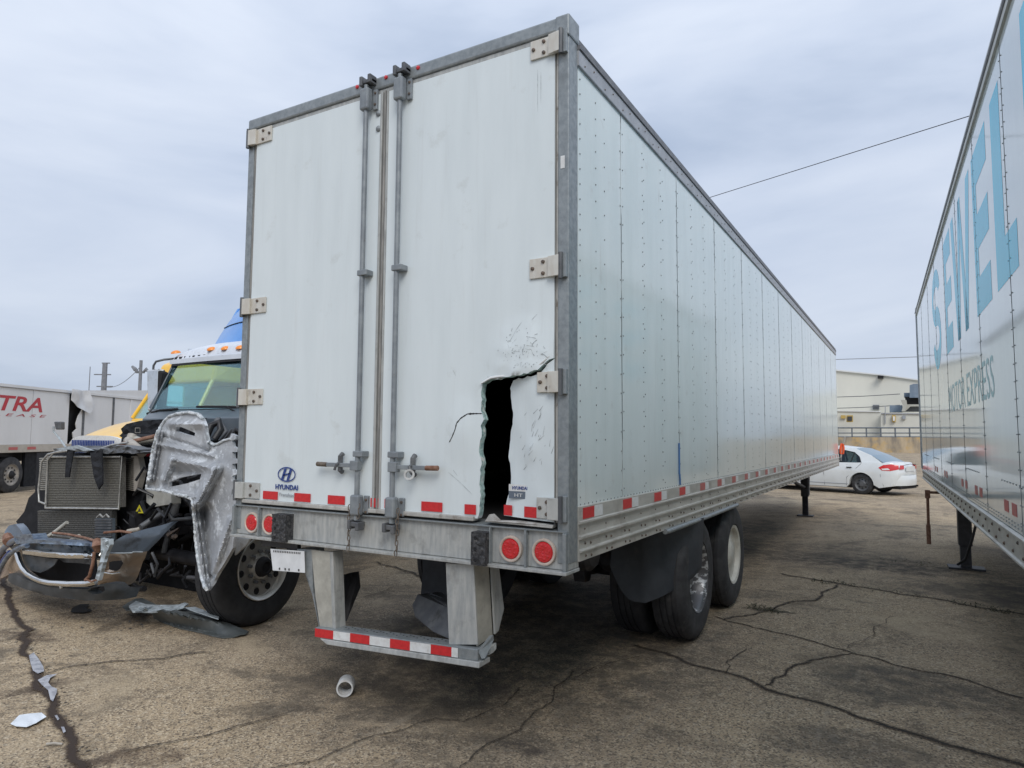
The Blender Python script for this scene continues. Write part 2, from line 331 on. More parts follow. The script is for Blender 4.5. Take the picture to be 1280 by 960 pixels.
def place_copy(src, loc, parent=None, rot=None):      # a repeated piece sharing its mesh
    c = src.copy(); col.objects.link(c); c.parent = parent; c.location = loc
    if rot is not None: c.rotation_euler = rot
    return c
def text_mesh(s, size, shear=0, extrude=.001, bold=0, align='CENTER', spacing=1.):
    cu = bpy.data.curves.new('t', 'FONT'); cu.body = s; cu.size = size; cu.shear = shear; cu.extrude = extrude; cu.offset = bold
    cu.align_x = align; cu.align_y = 'CENTER'; cu.resolution_u = 3; cu.space_character = spacing
    o = bpy.data.objects.new('t', cu); col.objects.link(o)
    dg = bpy.context.evaluated_depsgraph_get(); me = o.evaluated_get(dg).to_mesh()
    mb = MB(); mb.add([v.co.copy() for v in me.vertices], [tuple(p.vertices) for p in me.polygons])
    o.evaluated_get(dg).to_mesh_clear(); bpy.data.objects.remove(o); bpy.data.curves.remove(cu)
    return mb
def orient(mb, O, ux, uy, un=None):
    O, ux, uy = Vector(O), Vector(ux), Vector(uy); un = Vector(un) if un else ux.cross(uy).normalized()
    mb.v = [O+ux*v.x+uy*v.y+un*v.z for v in mb.v]; return mb
def fit(mb, w=None, h=None):
    xs = [v.x for v in mb.v]; ys = [v.y for v in mb.v]
    cx, cy = (min(xs)+max(xs))/2, (min(ys)+max(ys))/2
    fx = w/(max(xs)-min(xs)) if w else 1; fy = h/(max(ys)-min(ys)) if h else (fx if w else 1)
    mb.v = [Vector(((v.x-cx)*fx, (v.y-cy)*fy, v.z)) for v in mb.v]; return mb
def noi(x, y, z=0): return noise.noise(Vector((x, y, z)))

# ------------------------------------------------------------------ ground
def ground_material():
    m = bpy.data.materials.new('worn tan asphalt'); m.use_nodes = True; t = m.node_tree; b = t.nodes['Principled BSDF']; l = t.links.new
    g = N(t, 'ShaderNodeTexCoord')
    def nse(sc, det=5, rough=.6, vec=None, dist=0):
        n = N(t, 'ShaderNodeTexNoise'); n.inputs['Scale'].default_value = sc; n.inputs['Detail'].default_value = det; n.inputs['Roughness'].default_value = rough
        n.inputs['Distortion'].default_value = dist
        l(vec or g.outputs['Object'], n.inputs['Vector']); return n
    def rng(src, a, b_, c=0, d=1):
        r = N(t, 'ShaderNodeMapRange'); r.interpolation_type = 'SMOOTHSTEP'
        for k, v_ in zip(('From Min', 'From Max', 'To Min', 'To Max'), (a, b_, c, d)): r.inputs[k].default_value = v_
        l(src, r.inputs['Value']); return r.outputs[0]
    def mix(fac, c1, c2, ty='MIX'):
        x = N(t, 'ShaderNodeMixRGB', blend_type=ty)
        for i, c in (('Fac', fac), ('Color1', c1), ('Color2', c2)):
            if isinstance(c, (int, float)): x.inputs[i].default_value = c
            elif isinstance(c, tuple): x.inputs[i].default_value = (*c, 1)
            else: l(c, x.inputs[i])
        return x.outputs[0]
    big = nse(.35, 6); med = nse(1.8, 6, .65, dist=.4); fine = nse(70, 3)
    vo = N(t, 'ShaderNodeTexVoronoi'); vo.inputs['Scale'].default_value = 100; l(g.outputs['Object'], vo.inputs['Vector'])
    sv = N(t, 'ShaderNodeSeparateColor'); l(vo.outputs['Color'], sv.inputs[0])
    base = mix(rng(big.outputs['Fac'], .35, .65), (.49, .375, .24), (.36, .28, .19))
    base = mix(rng(med.outputs['Fac'], .48, .72, 0, .65), base, (.20, .16, .112))
    base = mix(rng(sv.outputs[0], .58, .92, 0, .65), base, (.72, .60, .43))
    base = mix(rng(sv.outputs[1], .58, .94, 0, .75), base, (.085, .068, .052))
    vo2 = N(t, 'ShaderNodeTexVoronoi'); vo2.inputs['Scale'].default_value = 34; l(g.outputs['Object'], vo2.inputs['Vector']); sv2 = N(t, 'ShaderNodeSeparateColor'); l(vo2.outputs['Color'], sv2.inputs[0])
    base = mix(rng(sv2.outputs[0], .9, .99, 0, .45), base, (.07, .058, .045)); base = mix(rng(sv2.outputs[1], .93, .99, 0, .3), base, (.62, .54, .42))
    dirt = nse(1.3, 9, .74, dist=.9); base = mix(rng(dirt.outputs['Fac'], .5, .62, 0, .55), base, (.14, .11, .075)); d3 = nse(.55, 7, .7, dist=1.2); base = mix(rng(d3.outputs['Fac'], .53, .6, 0, .55), base, (.10, .082, .06)); d4 = nse(.8, 8, .72, dist=1.); base = mix(rng(d4.outputs['Fac'], .52, .66, 0, .65), base, (.50, .40, .27))
    base = mix(rng(fine.outputs['Fac'], .35, .7, 0, .35), base, (.12, .1, .08))
    pit = nse(9, 6, .75); base = mix(rng(pit.outputs['Fac'], .61, .7, 0, .6), base, (.07, .06, .05))
    # stains, plus painted shade under trailers and wreck: centre, radii, angle, strength, colour
    S = [(gp(1100, 706), 1.5, .75, .1, .85, (.035, .03, .026)), (gp(1135, 858), .62, .5, .3, .7, (.06, .055, .048)), (gp(1060, 935), .5, .28, 0, .6, (.06, .052, .045)),
         (gp(648, 936), .16, .09, .3, .75, (.06, .045, .035)), (gp(182, 944), .24, .13, .4, .7, (.07, .045, .03)), (gp(830, 860), .35, .2, .2, .35, (.07, .06, .05)),
         (gp(45, 862), .22, .1, 1.2, .75, (.05, .033, .024)), (gp(76, 852), .16, .08, .6, .55, (.06, .04, .03)), (gp(20, 795), .5, .1, .2, .6, (.06, .04, .03)), (gp(40, 792), .22, .1, .3, .5, (.06, .04, .03)),
         (gp(95, 960), .2, .1, 1.2, .8, (.06, .04, .03)),
         (Vector((-1.2, 2.2, 0)), 2.0, 2.6, 0, .72, (.05, .045, .04)), (Vector((-1.0, .3, 0)), 1.7, .9, 0, .45, (.06, .052, .045)), (gp(1000, 690), 2.2, 1.2, 0, .5, (.08, .068, .055)), (gp(150, 762), 1.5, .55, 0, .6, (.06, .045, .036)),  # includes shade under the trailer and crushed truck, painted as dark ellipses
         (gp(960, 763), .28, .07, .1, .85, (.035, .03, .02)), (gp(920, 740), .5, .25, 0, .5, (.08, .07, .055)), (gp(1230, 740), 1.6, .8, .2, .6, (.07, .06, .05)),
         (Vector((-1.2, 8, 0)), 1.6, 4.5, 0, .55, (.07, .06, .05)), (Vector((3.2, 4, 0)), 1.3, 6, 0, .6, (.06, .052, .045)), (gp(410, 885), .3, .12, .3, .35, (.07, .055, .04)), (gp(860, 925), .3, .12, .1, .4, (.07, .06, .05))]  # long ellipses paint the shade under the two trailers
    nd = nse(2.2, 5, .7); cc = N(t, 'ShaderNodeVectorMath', operation='SUBTRACT'); l(nd.outputs['Color'], cc.inputs[0]); cc.inputs[1].default_value = (.5, .5, .5)
    sk = N(t, 'ShaderNodeVectorMath', operation='SCALE'); sk.inputs['Scale'].default_value = .9; l(cc.outputs[0], sk.inputs[0])
    nd2 = nse(14, 4, .7); cc2 = N(t, 'ShaderNodeVectorMath', operation='SUBTRACT'); l(nd2.outputs['Color'], cc2.inputs[0]); cc2.inputs[1].default_value = (.5, .5, .5)
    sk2 = N(t, 'ShaderNodeVectorMath', operation='SCALE'); sk2.inputs['Scale'].default_value = .15; l(cc2.outputs[0], sk2.inputs[0])
    mo = nse(5, 7, .75); mof = rng(mo.outputs['Fac'], .4, .58, .35, 1)
    for (c, rx, ry, an, st, cl) in S:
        k = min(rx, ry, .6)*1.5
        ss = N(t, 'ShaderNodeVectorMath', operation='MULTIPLY_ADD'); l(sk.outputs[0], ss.inputs[0]); ss.inputs[1].default_value = (k, k, 0); l(g.outputs['Object'], ss.inputs[2])
        s2 = N(t, 'ShaderNodeVectorMath', operation='ADD'); l(ss.outputs[0], s2.inputs[0]); l(sk2.outputs[0], s2.inputs[1])
        mp_ = N(t, 'ShaderNodeMapping', vector_type='TEXTURE'); mp_.inputs['Location'].default_value = (c.x, c.y, 0); mp_.inputs['Rotation'].default_value = (0, 0, an)
        mp_.inputs['Scale'].default_value = (rx, ry, 1); l(s2.outputs[0], mp_.inputs[0])
        ln = N(t, 'ShaderNodeVectorMath', operation='LENGTH'); l(mp_.outputs[0], ln.inputs[0])
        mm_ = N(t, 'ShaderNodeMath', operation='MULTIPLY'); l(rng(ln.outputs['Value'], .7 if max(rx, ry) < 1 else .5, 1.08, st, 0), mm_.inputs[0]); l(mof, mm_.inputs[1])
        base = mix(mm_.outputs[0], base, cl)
    # pale scrub tracks
    wv = nse(3.5, 4, .6, None); mw = N(t, 'ShaderNodeMapping'); mw.inputs['Scale'].default_value = (2.5, .18, 1); mw.inputs['Rotation'].default_value = (0, 0, -.5); l(g.outputs['Object'], mw.inputs[0])
    l(mw.outputs[0], wv.inputs['Vector']); base = mix(rng(wv.outputs['Fac'], .6, .72, 0, .38), base, (.33, .28, .21))
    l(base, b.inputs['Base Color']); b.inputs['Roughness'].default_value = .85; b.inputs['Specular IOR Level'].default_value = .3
    ad = N(t, 'ShaderNodeMath', operation='ADD'); l(vo.outputs['Distance'], ad.inputs[0]); l(fine.outputs['Fac'], ad.inputs[1])
    bp = N(t, 'ShaderNodeBump'); bp.inputs['Strength'].default_value = .55; bp.inputs['Distance'].default_value = .006; l(ad.outputs[0], bp.inputs['Height']); l(bp.outputs[0], b.inputs['Normal'])
    return m
gm = MB(); nx = [-1500, -400, -120, -60] + [-30+i*1. for i in range(61)] + [60, 120, 400, 1500]
ny = [-1500, -400, -60, -20] + [-8+i*1. for i in range(50)] + [60, 120, 400, 1500]
gv = [(x, y, .012*noi(x*.25, y*.25, 3) if (abs(x) < 31 and -8 < y < 42) else 0.) for y in ny for x in nx]
gv = [(x, y, min(z, 0) if False else z*.0) for x, y, z in gv]
gm.add(gv, [(j*len(nx)+i, j*len(nx)+i+1, (j+1)*len(nx)+i+1, (j+1)*len(nx)+i) for j in range(len(ny)-1) for i in range(len(nx)-1)])
build('ground', gm, ground_material(), kind='structure')

def crack_material(name, core, halo, wcore, whalo, thr=0.0):
    m = bpy.data.materials.new(name); m.use_nodes = True; t = m.node_tree; b = t.nodes['Principled BSDF']; l = t.links.new
    uv = N(t, 'ShaderNodeTexCoord'); sp = N(t, 'ShaderNodeSeparateXYZ'); l(uv.outputs['UV'], sp.inputs[0])
    ab = N(t, 'ShaderNodeMath', operation='ABSOLUTE'); sb = N(t, 'ShaderNodeMath', operation='SUBTRACT'); l(sp.outputs['Y'], sb.inputs[0]); sb.inputs[1].default_value = .5; l(sb.outputs[0], ab.inputs[0])
    n1 = N(t, 'ShaderNodeTexNoise'); n1.inputs['Scale'].default_value = 55; n1.inputs['Detail'].default_value = 6; n1.inputs['Roughness'].default_value = .7; l(uv.outputs['Object'], n1.inputs['Vector'])
    ma = N(t, 'ShaderNodeMath', operation='MULTIPLY_ADD'); l(n1.outputs['Fac'], ma.inputs[0]); ma.inputs[1].default_value = .55; l(ab.outputs[0], ma.inputs[2])
    def rng(a, b_, c, d):
        r = N(t, 'ShaderNodeMapRange'); r.interpolation_type = 'SMOOTHSTEP'
        for k, v_ in zip(('From Min', 'From Max', 'To Min', 'To Max'), (a, b_, c, d)): r.inputs[k].default_value = v_
        l(ma.outputs[0], r.inputs['Value']); return r.outputs[0]
    co = rng(wcore, wcore+.06, 1, 0); ha = rng(wcore, whalo, .75, 0)
    mx = N(t, 'ShaderNodeMath', operation='MAXIMUM'); l(co, mx.inputs[0]); l(ha, mx.inputs[1])
    cm = N(t, 'ShaderNodeMixRGB'); cm.inputs['Color1'].default_value = (*halo, 1); cm.inputs['Color2'].default_value = (*core, 1); l(co, cm.inputs['Fac'])
    l(cm.outputs[0], b.inputs['Base Color']); b.inputs['Roughness'].default_value = .9; l(mx.outputs[0], b.inputs['Alpha'])
    return m
M['crack'] = crack_material('open crack', (.018, .014, .011), (.085, .062, .042), .31, .58)
M['crackthin'] = crack_material('thin crack', (.03, .024, .018), (.09, .07, .05), .27, .5)
M['crackwet'] = crack_material('wet crumbling joint', (.04, .026, .018), (.07, .045, .03), .42, .66)
def crack(pts, width, m, z=.004, jit=.03):
    width *= 1.25; P = [gp(*p) for p in pts]; Q = []
    for i in range(len(P)-1):
        n = max(1, int((P[i+1]-P[i]).length/.05))
        for j in range(n): Q.append(P[i].lerp(P[i+1], j/n))
    Q.append(P[-1]); vs = []; uvs = []; fs = []; s = 0
    for i, p in enumerate(Q):
        d = (Q[min(i+1, len(Q)-1)]-Q[max(i-1, 0)]).normalized(); nn = Vector((-d.y, d.x, 0))
        o = nn*(noi(p.x*3.1, p.y*3.1, 1)*jit*2.2+noi(p.x*11, p.y*11, 5)*jit*.9)
        wv = width*(.75+.6*abs(noi(p.x*2, p.y*2, 9)))*(.35 if i in (0, len(Q)-1) else 1)
        vs += [p+o-nn*wv+Vector((0, 0, z)), p+o+nn*wv+Vector((0, 0, z))]; s += .05; uvs += [(s, 0), (s, 1)]
    fs = [(2*i, 2*i+1, 2*i+3, 2*i+2) for i in range(len(Q)-1)]
    me = bpy.data.meshes.new('crack'); me.from_pydata(vs, [], fs); me.materials.append(M[m]); ul = me.uv_layers.new(name='uv')
    for lp in me.loops: ul.data[lp.index].uv = uvs[lp.vertex_index]
    o = bpy.data.objects.new('pavement_crack', me); col.objects.link(o); o['kind'] = 'structure'; return o
CR = [([(790, 806), (856, 826), (912, 844), (957, 861), (1010, 876), (1070, 895), (1137, 916), (1205, 936), (1290, 962)], .06, 'crack'),
      ([(890, 771), (950, 786), (1010, 801), (1059, 814), (1107, 826), (1175, 844), (1290, 872)], .035, 'crack'),
      ([(957, 858), (980, 844), (991, 833), (1014, 827), (1036, 822), (1062, 816)], .03, 'crack'),
      ([(912, 843), (914, 827), (922, 818), (934, 811)], .02, 'crackthin'),
      ([(974, 717), (1010, 724), (1047, 730), (1100, 738), (1156, 747), (1212, 757), (1290, 771)], .06, 'crack'),
      ([(905, 775), (950, 764), (969, 762), (987, 752), (1021, 751), (1036, 739), (1048, 731)], .04, 'crack'),
      ([(330, 963), (395, 947), (432, 934), (470, 919), (507, 910), (545, 902), (582, 906), (605, 895), (642, 872), (656, 858)], .02, 'crackthin'),
      ([(575, 963), (612, 932), (639, 917), (669, 895), (695, 880), (714, 839)], .024, 'crackthin'),
      ([(-10, 690), (4, 720), (14, 760), (29, 792), (35, 812), (47, 842), (65, 880), (72, 910), (87, 935), (108, 965)], .05, 'crackwet'),
      ([(50, 846), (80, 836), (125, 829), (160, 827), (205, 823), (262, 816)], .024, 'crack'),
      ([(150, 941), (215, 930), (270, 917), (320, 901), (358, 889)], .02, 'crack'), ([(-8, 803), (12, 798), (40, 792)], .03, 'crackthin'),
      ([(470, 703), (500, 712), (530, 723)], .05, 'crack'), ([(448, 748), (470, 741), (491, 734)], .02, 'crackthin'),
      ([(1060, 812), (1095, 787), (1120, 771)], .015, 'crackthin'), ([(700, 858), (740, 835), (800, 820)], .015, 'crackthin')]
for i, (p, wd, mm) in enumerate(CR): crack(p, wd, mm, z=.004+.0006*i)
# weeds growing in the far crack and by the tyre
wm = MB()
for (x0, y0, x1, y1, n) in ((1015, 726, 1060, 731, 90), (1060, 732, 1160, 748, 70), (1185, 752, 1270, 768, 150), (935, 758, 975, 766, 160), (1100, 700, 1165, 708, 60)):
    for k in range(n):
        t = random.random(); p = gp(x0+(x1-x0)*t+random.uniform(-4, 4), y0+(y1-y0)*t+random.uniform(-3, 3)); h = random.uniform(.01, .035)
        a = random.uniform(0, 2*PI); d = Vector((math.cos(a), math.sin(a), 0)); q = p+Vector((random.uniform(-1, 1)*.04, random.uniform(-1, 1)*.04, h))
        wm.add([p-d*.006+Vector((0, 0, .008)), p+d*.006+Vector((0, 0, .008)), q], [(0, 1, 2)])
ww = build('weeds', wm, 'weed', kind='stuff'); ww['label'] = 'sparse dry weeds in the pavement cracks'
# small grit
gr = MB()
def pebble(mb, p, s):
    vs = []
    for (a, b, c) in ((1,0,0),(-1,0,0),(0,1,0),(0,-1,0),(0,0,1),(0,0,-1)):
        vs.append(p+Vector((a*s*random.uniform(.6, 1.3), b*s*random.uniform(.6, 1.3), c*s*.6)))
    mb.add(vs, [(0,2,4),(2,1,4),(1,3,4),(3,0,4),(2,0,5),(1,2,5),(3,1,5),(0,3,5)])
for k in range(1500):
    x, y = random.uniform(0, 1280), random.uniform(770, 960); p = gp(x, y); pebble(gr, p+Vector((0, 0, .002)), random.uniform(.002, .0055))
for k in range(260):
    t = random.random(); p = gp(*( (29+ (108-29)*t, 792+(965-792)*t) ))+Vector((random.gauss(0, .05), random.gauss(0, .05), .003)); pebble(gr, p, random.uniform(.003, .011))
go = build('grit', gr, mat('loose grit', (.3, .26, .2), .9, c2=(.07, .06, .05), scale=45, lo=.42, hi=.55), kind='stuff'); go['label'] = 'loose grit and crumbs scattered on the asphalt'
def flat_blob(pts, z, name, m, **k):
    mb = MB(); P = [gp(*p) for p in pts]; mb.add([p+Vector((0, 0, z)) for p in P], [tuple(range(len(P)))]); return build(name, mb, m, **k)
flat_blob([(36, 822), (42, 818), (48, 826), (54, 836), (55, 842), (47, 845), (41, 841), (38, 832)], .016, 'puddle', 'puddle', kind='structure')
flat_blob([(47, 853), (58, 847), (72, 845), (63, 850), (60, 856), (64, 861), (71, 864), (71, 868), (66, 880), (63, 878), (60, 866), (52, 859)], .016, 'puddle', 'puddle', kind='structure')
flat_blob([(68, 898), (71, 897), (74, 902), (72, 904)], .016, 'puddle', 'puddle', kind='structure')
flat_blob([(76, 912), (80, 912), (82, 918), (79, 920)], .016, 'puddle', 'puddle', kind='structure')
# oil spots
for pts in ([(90, 762), (100, 757), (112, 757), (108, 762), (116, 765), (104, 768), (88, 767)],):
    flat_blob(pts, .015, 'oil_spot', 'seam', kind='structure')

# ------------------------------------------------------------------ MAIN TRAILER (rear right corner at world origin)
T = thing('box_trailer', 'long white box trailer with torn rear door, nearest the camera', 'semi trailer')
H = 3.985; W = 2.605; LN = 15.52
side_y = [.11, .776] + [.776+1.222*k for k in range(1, 12)] + [15.46]
def rivet(mb, p, n, r=.008, h=.004):
    n = Vector(n); a = n.orthogonal().normalized(); b = n.cross(a); p = Vector(p)
    mb.add([p+(a*math.cos(k*PI/3)+b*math.sin(k*PI/3))*r for k in range(6)]+[p+n*h+(a*math.cos(k*PI/3)+b*math.sin(k*PI/3))*r*.5 for k in range(6)],
           [(k, (k+1) % 6, 6+(k+1) % 6, 6+k) for k in range(6)]+[(6, 7, 8, 9, 10, 11)])
for X, sgn in ((0, 1), (-W, -1)):
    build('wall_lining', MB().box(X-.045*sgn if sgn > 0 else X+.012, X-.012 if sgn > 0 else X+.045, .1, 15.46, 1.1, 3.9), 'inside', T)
    for i in range(len(side_y)-1):
        a, b = side_y[i]+.0035, side_y[i+1]-.0035
        mb = MB(); ph = i*1.7
        poly = [(a, 1.285), (b, 1.285), (b, 3.75), (a, 3.75)]
        if sgn > 0 and i < 7:
            def fn(u, v, ph=ph, a=a, b=b):
                e = min(1, (u-a)*12, (b-u)*12, (v-1.285)*8, (3.75-v)*8); e = max(0, e)
                return (X+e*.0022*noi(u*1.6+ph, v*1.3, i)-.0005, u, v)
            mb.sheet(poly, fn, step=.2, thick=(-.009, 0, 0))
            build('side_panel', mb, 'side', T, smooth=25)
        else:
            mb.box(X-.009 if sgn > 0 else X, X if sgn > 0 else X+.009, a, b, 1.285, 3.75); build('side_panel', mb, 'side', T)
    if sgn > 0:
        rv = MB(); ncols = 0
        for i in range(len(side_y)-1):
            a, b = side_y[i], side_y[i+1]; cols = [(a+.03, .087)] if i == 0 else [(a+.025, .12), (a-.02, .12)]
            wid = b-a; k = 1
            for f in ((.33, .355), (.66, .7)) if wid > 1 else ((.38, .58),):
                cols += [(a+wid*f[0], .1), (a+wid*f[1], .15)]
            for (y, dz) in cols:
                z = 1.33+random.random()*.03
                while z < 3.73:
                    if random.random() > .03: rivet(rv, (.0012, y, z), (1, 0, 0), .0058, .003)
                    z += dz
            y = a+.03
            while y < b: rivet(rv, (.0012, y, 1.298), (1, 0, 0), .005); y += .055
        build('rivet_rows', rv, 'rivet', T, kind='stuff')
        for s_ in side_y[1:-1]:
            build('seam_strip', MB().box(.0006, .0018, s_-.0035, s_+.002, 1.288, 3.748), 'seamline', T); build('seam_highlight', MB().box(.0004, .0014, s_+.002, s_+.010, 1.288, 3.748), 'side', T)  # second strip is pale, put in as a highlight beside the seam
    # rails
    s = sgn
    prof = [(0, 1.29), (.012, 1.287), (.012, 1.212), (.024, 1.208), (.024, 1.198), (.008, 1.194), (.008, 1.135), (.026, 1.13), (.026, 1.118), (.01, 1.112), (.01, 1.062), (.026, 1.056), (.026, 1.048), (.014, 1.044), (.014, 1.0), (-.05, 1.0), (-.05, 1.283), (-.012, 1.283)]
    mb = MB(); P = [(X+s*x, .1, z) for x, z in prof]; mb.prism(P, (0, .0, 0), (0, LN-.1, 0)); build('bottom_rail', mb, 'alu', T)
    prof = [(-.009, 3.745), (.012, 3.748), (.014, 3.752), (.014, 3.835), (-.05, 3.835), (-.05, 3.745)]
    build('top_rail', MB().prism([(X+s*x, .1, z) for x, z in prof], (0, 0, 0), (0, LN-.1, 0)), 'alutop', T)
    prof = [(.012, 3.838), (.022, 3.842), (.022, 3.862), (.008, 3.868), (.008, 3.905), (-.06, 3.915), (-.06, 3.838)]
    build('roof_edge_rail', MB().prism([(X+s*x, .1, z) for x, z in prof], (0, 0, 0), (0, LN-.1, 0)), 'darkrail', T)
    if sgn > 0:
        rv = MB(); y = .18
        while y < 15.4:
            for z in (1.088, 1.022): rivet(rv, (.011 if z > 1.06 else .015, y, z), (1, 0, 0), .009, .006); rivet(rv, (.011 if z > 1.06 else .015, y+.075, z-.006), (1, 0, 0), .009, .006)
            rivet(rv, (.015, y, 3.775), (1, 0, 0), .006); rivet(rv, (.015, y+.13, 3.805), (1, 0, 0), .006); rivet(rv, (.009, y, 1.165), (1, 0, 0), .006)
            y += .3
        build('rail_rivets', rv, 'bolt', T, kind='stuff')
# reflective tape along right rail
me0 = None
y = .15; i = 0
while y < 15.2:
    if me0 is None:
        r0 = build('red_tape', MB().box(.0125, .0145, -.075, .075, 1.219, 1.279), 'red', T, world=False); w0 = build('white_tape', MB().box(.0125, .014, -.06, .06, 1.219, 1.279), 'whitetape', T, world=False)
        r0.location = (0, y+.075, 0); w0.location = (0, y+.213, 0); me0 = (r0, w0)
        rf = MB().box(.0125, .0145, -.075, .075, 1.219, 1.279)
    else:
        c = place_copy(r0, (0, y+.075, 0), T); c2 = place_copy(w0, (0, y+.213, 0), T)
        if i == 4: rfo = build('red_tape', rf, 'redold', T, world=False); rfo.location = c.location; bpy.data.objects.remove(c); 
        elif i > 4: c.data = rfo.data
    y += .60; i += 1
build('blue_strip', MB().tube([(.006, 1.99, 1.3), (.008, 1.975, 1.38), (.006, 1.97, 1.39)], .007).tube([(.006, 1.972, 1.38), (.006, 1.972, 1.62)], .0075), 'blueink', T)
build('rail_conduit', MB().tube([(.022, 1.55, .992), (.026, 1.6, .99), (.022, 2.6, .985), (.024, 3.9, .99)], .019, 10), 'galv', T, smooth=40)
build('roof_sheet', MB().box(-W+.05, -.05, .1, LN, 3.9, 3.912), 'alutop', T)
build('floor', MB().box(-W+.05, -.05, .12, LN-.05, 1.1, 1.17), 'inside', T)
build('front_wall', MB().box(-W, 0, LN-.001, LN+.04, 1.0, 3.9), 'side', T)
cm = [MB() for _ in range(1)][0]
first = None
for k in range(26):
    yy = .5+k*.58
    if first is None: first = build('cross_member', MB().box(-W+.06, -.06, -.03, .03, .99, 1.095), 'darkgrey', T, world=False); first.location = (0, yy, 0)
    else: place_copy(first, (0, yy, 0), T)
# rear frame
def bx(name, x0, x1, y0, y1, z0, z1, m, bev=.004, parent=None, **k): return build(name, MB().box(x0, x1, y0, y1, z0, z1), m, parent or T, bevel=bev, **k)
bx('corner_post', -.062, .004, -.012, .104, 1.0, H-.085, 'galv', .006)
bx('corner_post', -W-.004, -W+.055, -.012, .104, 1.0, H-.085, 'galv', .006)
bx('header', -W-.006, .006, -.022, .108, H-.082, H, 'galv', .012)
bx('header_lip', -W+.06, -.066, -.008, .05, H-.112, H-.084, 'galvw', .003)
bx('corner_cap', -.075, .012, -.026, .115, H-.12, H+.004, 'galv', .01)
# side notch trim on the post
bx('post_edge', -.075, -.064, -.004, .02, 1.21, H-.125, 'sealtan', .002)
# sill
bx('sill', -W-.002, .0015, -.006, .12, .968, 1.168, 'galvw', .004)
build('sill_shelf', MB().prism([(0, -.03, 1.17), (0, .12, 1.185), (0, .12, 1.176), (0, -.028, 1.16)], (-W-.001, 0, 0), (-.001, 0, 0)), 'galv', T, bevel=.003)
bx('sill_lip', -W-.006, .006, -.05, .12, .948, .966, 'galvw', .003)
bx('sill_rib', -.247, -.236, -.038, -.007, .966, 1.162, 'galv', .003)
bx('sill_rib', -.47, -.462, -.038, -.007, .966, 1.162, 'galv', .003)
bx('sill_rib', -2.345, -2.334, -.038, -.007, .966, 1.162, 'galv', .003)
bx('sill_rib', -.02, .0015, -.04, -.007, .966, 1.162, 'galv', .003)
bx('sill_rib', -W-.002, -W+.02, -.04, -.007, .966, 1.162, 'galv', .003)
bx('door_threshold', -W+.08, -.58, -.03, .03, 1.186, 1.212, 'sealtan', .005)
# dirty bent threshold remnants on the right
mb = MB().prism([(-.5, -.03, 1.19), (-.08, -.032, 1.183), (-.075, -.03, 1.2), (-.3, -.035, 1.205), (-.42, -.04, 1.2), (-.47, -.03, 1.232)], (0, -.004, 0), (0, .05, 0)); build('bent_threshold', mb, 'sealtan', T, bevel=.002)
# lamps
def lamp(x, z=1.053):
    o = build('tail_light', MB().lathe([(0, .0), (.012, .0), (.016, .02), (.013, .05), (.004, .056)], (x, -.012, z), (0, -1, 0), 28), 'lamp', T, smooth=50)
    fc = MB()
    for k in range(13):
        rr_ = 0 if k == 0 else (.018 if k < 5 else .036); t_ = k*PI/2 if k < 5 else k*PI/4+.2; fc.lathe([(0, .007), (.0012, .004), (.0015, 0)], (x+rr_*math.cos(t_), -.027, z+rr_*math.sin(t_)), (0, -1, 0), 8)
    build('lens_facets', fc, 'lamp', o, kind='stuff')
    build('lamp_ring', MB().lathe([(0, .054), (.012, .056), (.016, .062), (.014, .069), (.0, .072)], (x, -.009, z), (0, -1, 0), 28), 'grommet', o, smooth=50)
for x in (-.342, -.139, -2.425, -2.245): lamp(x)
# rubber bumper blocks
for (x0, x1) in ((-.562, -.468), (-2.155, -2.025)):
    mb = MB()
    poly = [(x0, .955), (x1, .955), (x1, 1.135), (x0, 1.135)]
    mb.sheet(poly, lambda u, v: (u, -.075+.006*noi(u*60, v*60), v), step=.015, thick=(0, .07, 0))
    o = build('dock_bumper', mb, 'bumperrub', T)
    for zz in (.985, 1.045, 1.105):
        build('bolt', MB().lathe([(0, 0), (0.002, .008), (0, .011)], (x0+.03, -.078, zz), (0, -1, 0), 10), 'seam', o)
# doors: inset faces at y ~ -.004
def scuff(u, v): return 0
dl = MB().sheet([(-W+.085, 1.213), (-1.337, 1.213), (-1.337, 3.872), (-W+.085, 3.872)], lambda u, v: (u, -.012+.003*noi(u*.9, v*.8, 2), v), step=.16, thick=(0, .035, 0))
build('left_door', dl, 'door', T, smooth=25)
def px0(l, Y=0.): return [(at(x, y, Y).x, at(x, y, Y).z) for x, y in l]
tear = px0([(598, 648), (600, 640), (602, 620), (601, 600), (603, 578), (600, 560), (604, 545), (603, 532), (606, 524), (603, 512), (604, 500), (603, 490), (605, 481), (612, 476), (618, 474), (624, 474.5), (632, 472), (642, 471), (655, 469), (668, 466), (676, 463), (681, 457), (686, 452)])
def jag(P, a=.006):
    o = []
    for i in range(len(P)-1):
        n = max(1, int((Vector(P[i+1])-Vector(P[i])).length/.018))
        for j in range(n):
            p = Vector(P[i]).lerp(Vector(P[i+1]), j/n); k = a if (i+j) else 0
            o.append((p.x+random.uniform(-k, k)*.6, p.y+random.uniform(-k, k)))
    o.append(tuple(P[-1])); return o
tear = jag(tear, .0065)
pr_ = px0([(697, 448)])[0]
rd = [(-1.27, 1.213)] + tear + [(-.105, pr_[1]-.005), (-.082, pr_[1]), (-.082, 3.872), (-1.27, 3.872)]
bul = px0([(655, 440)])[0]; crk = px0([(580, 540)])[0]
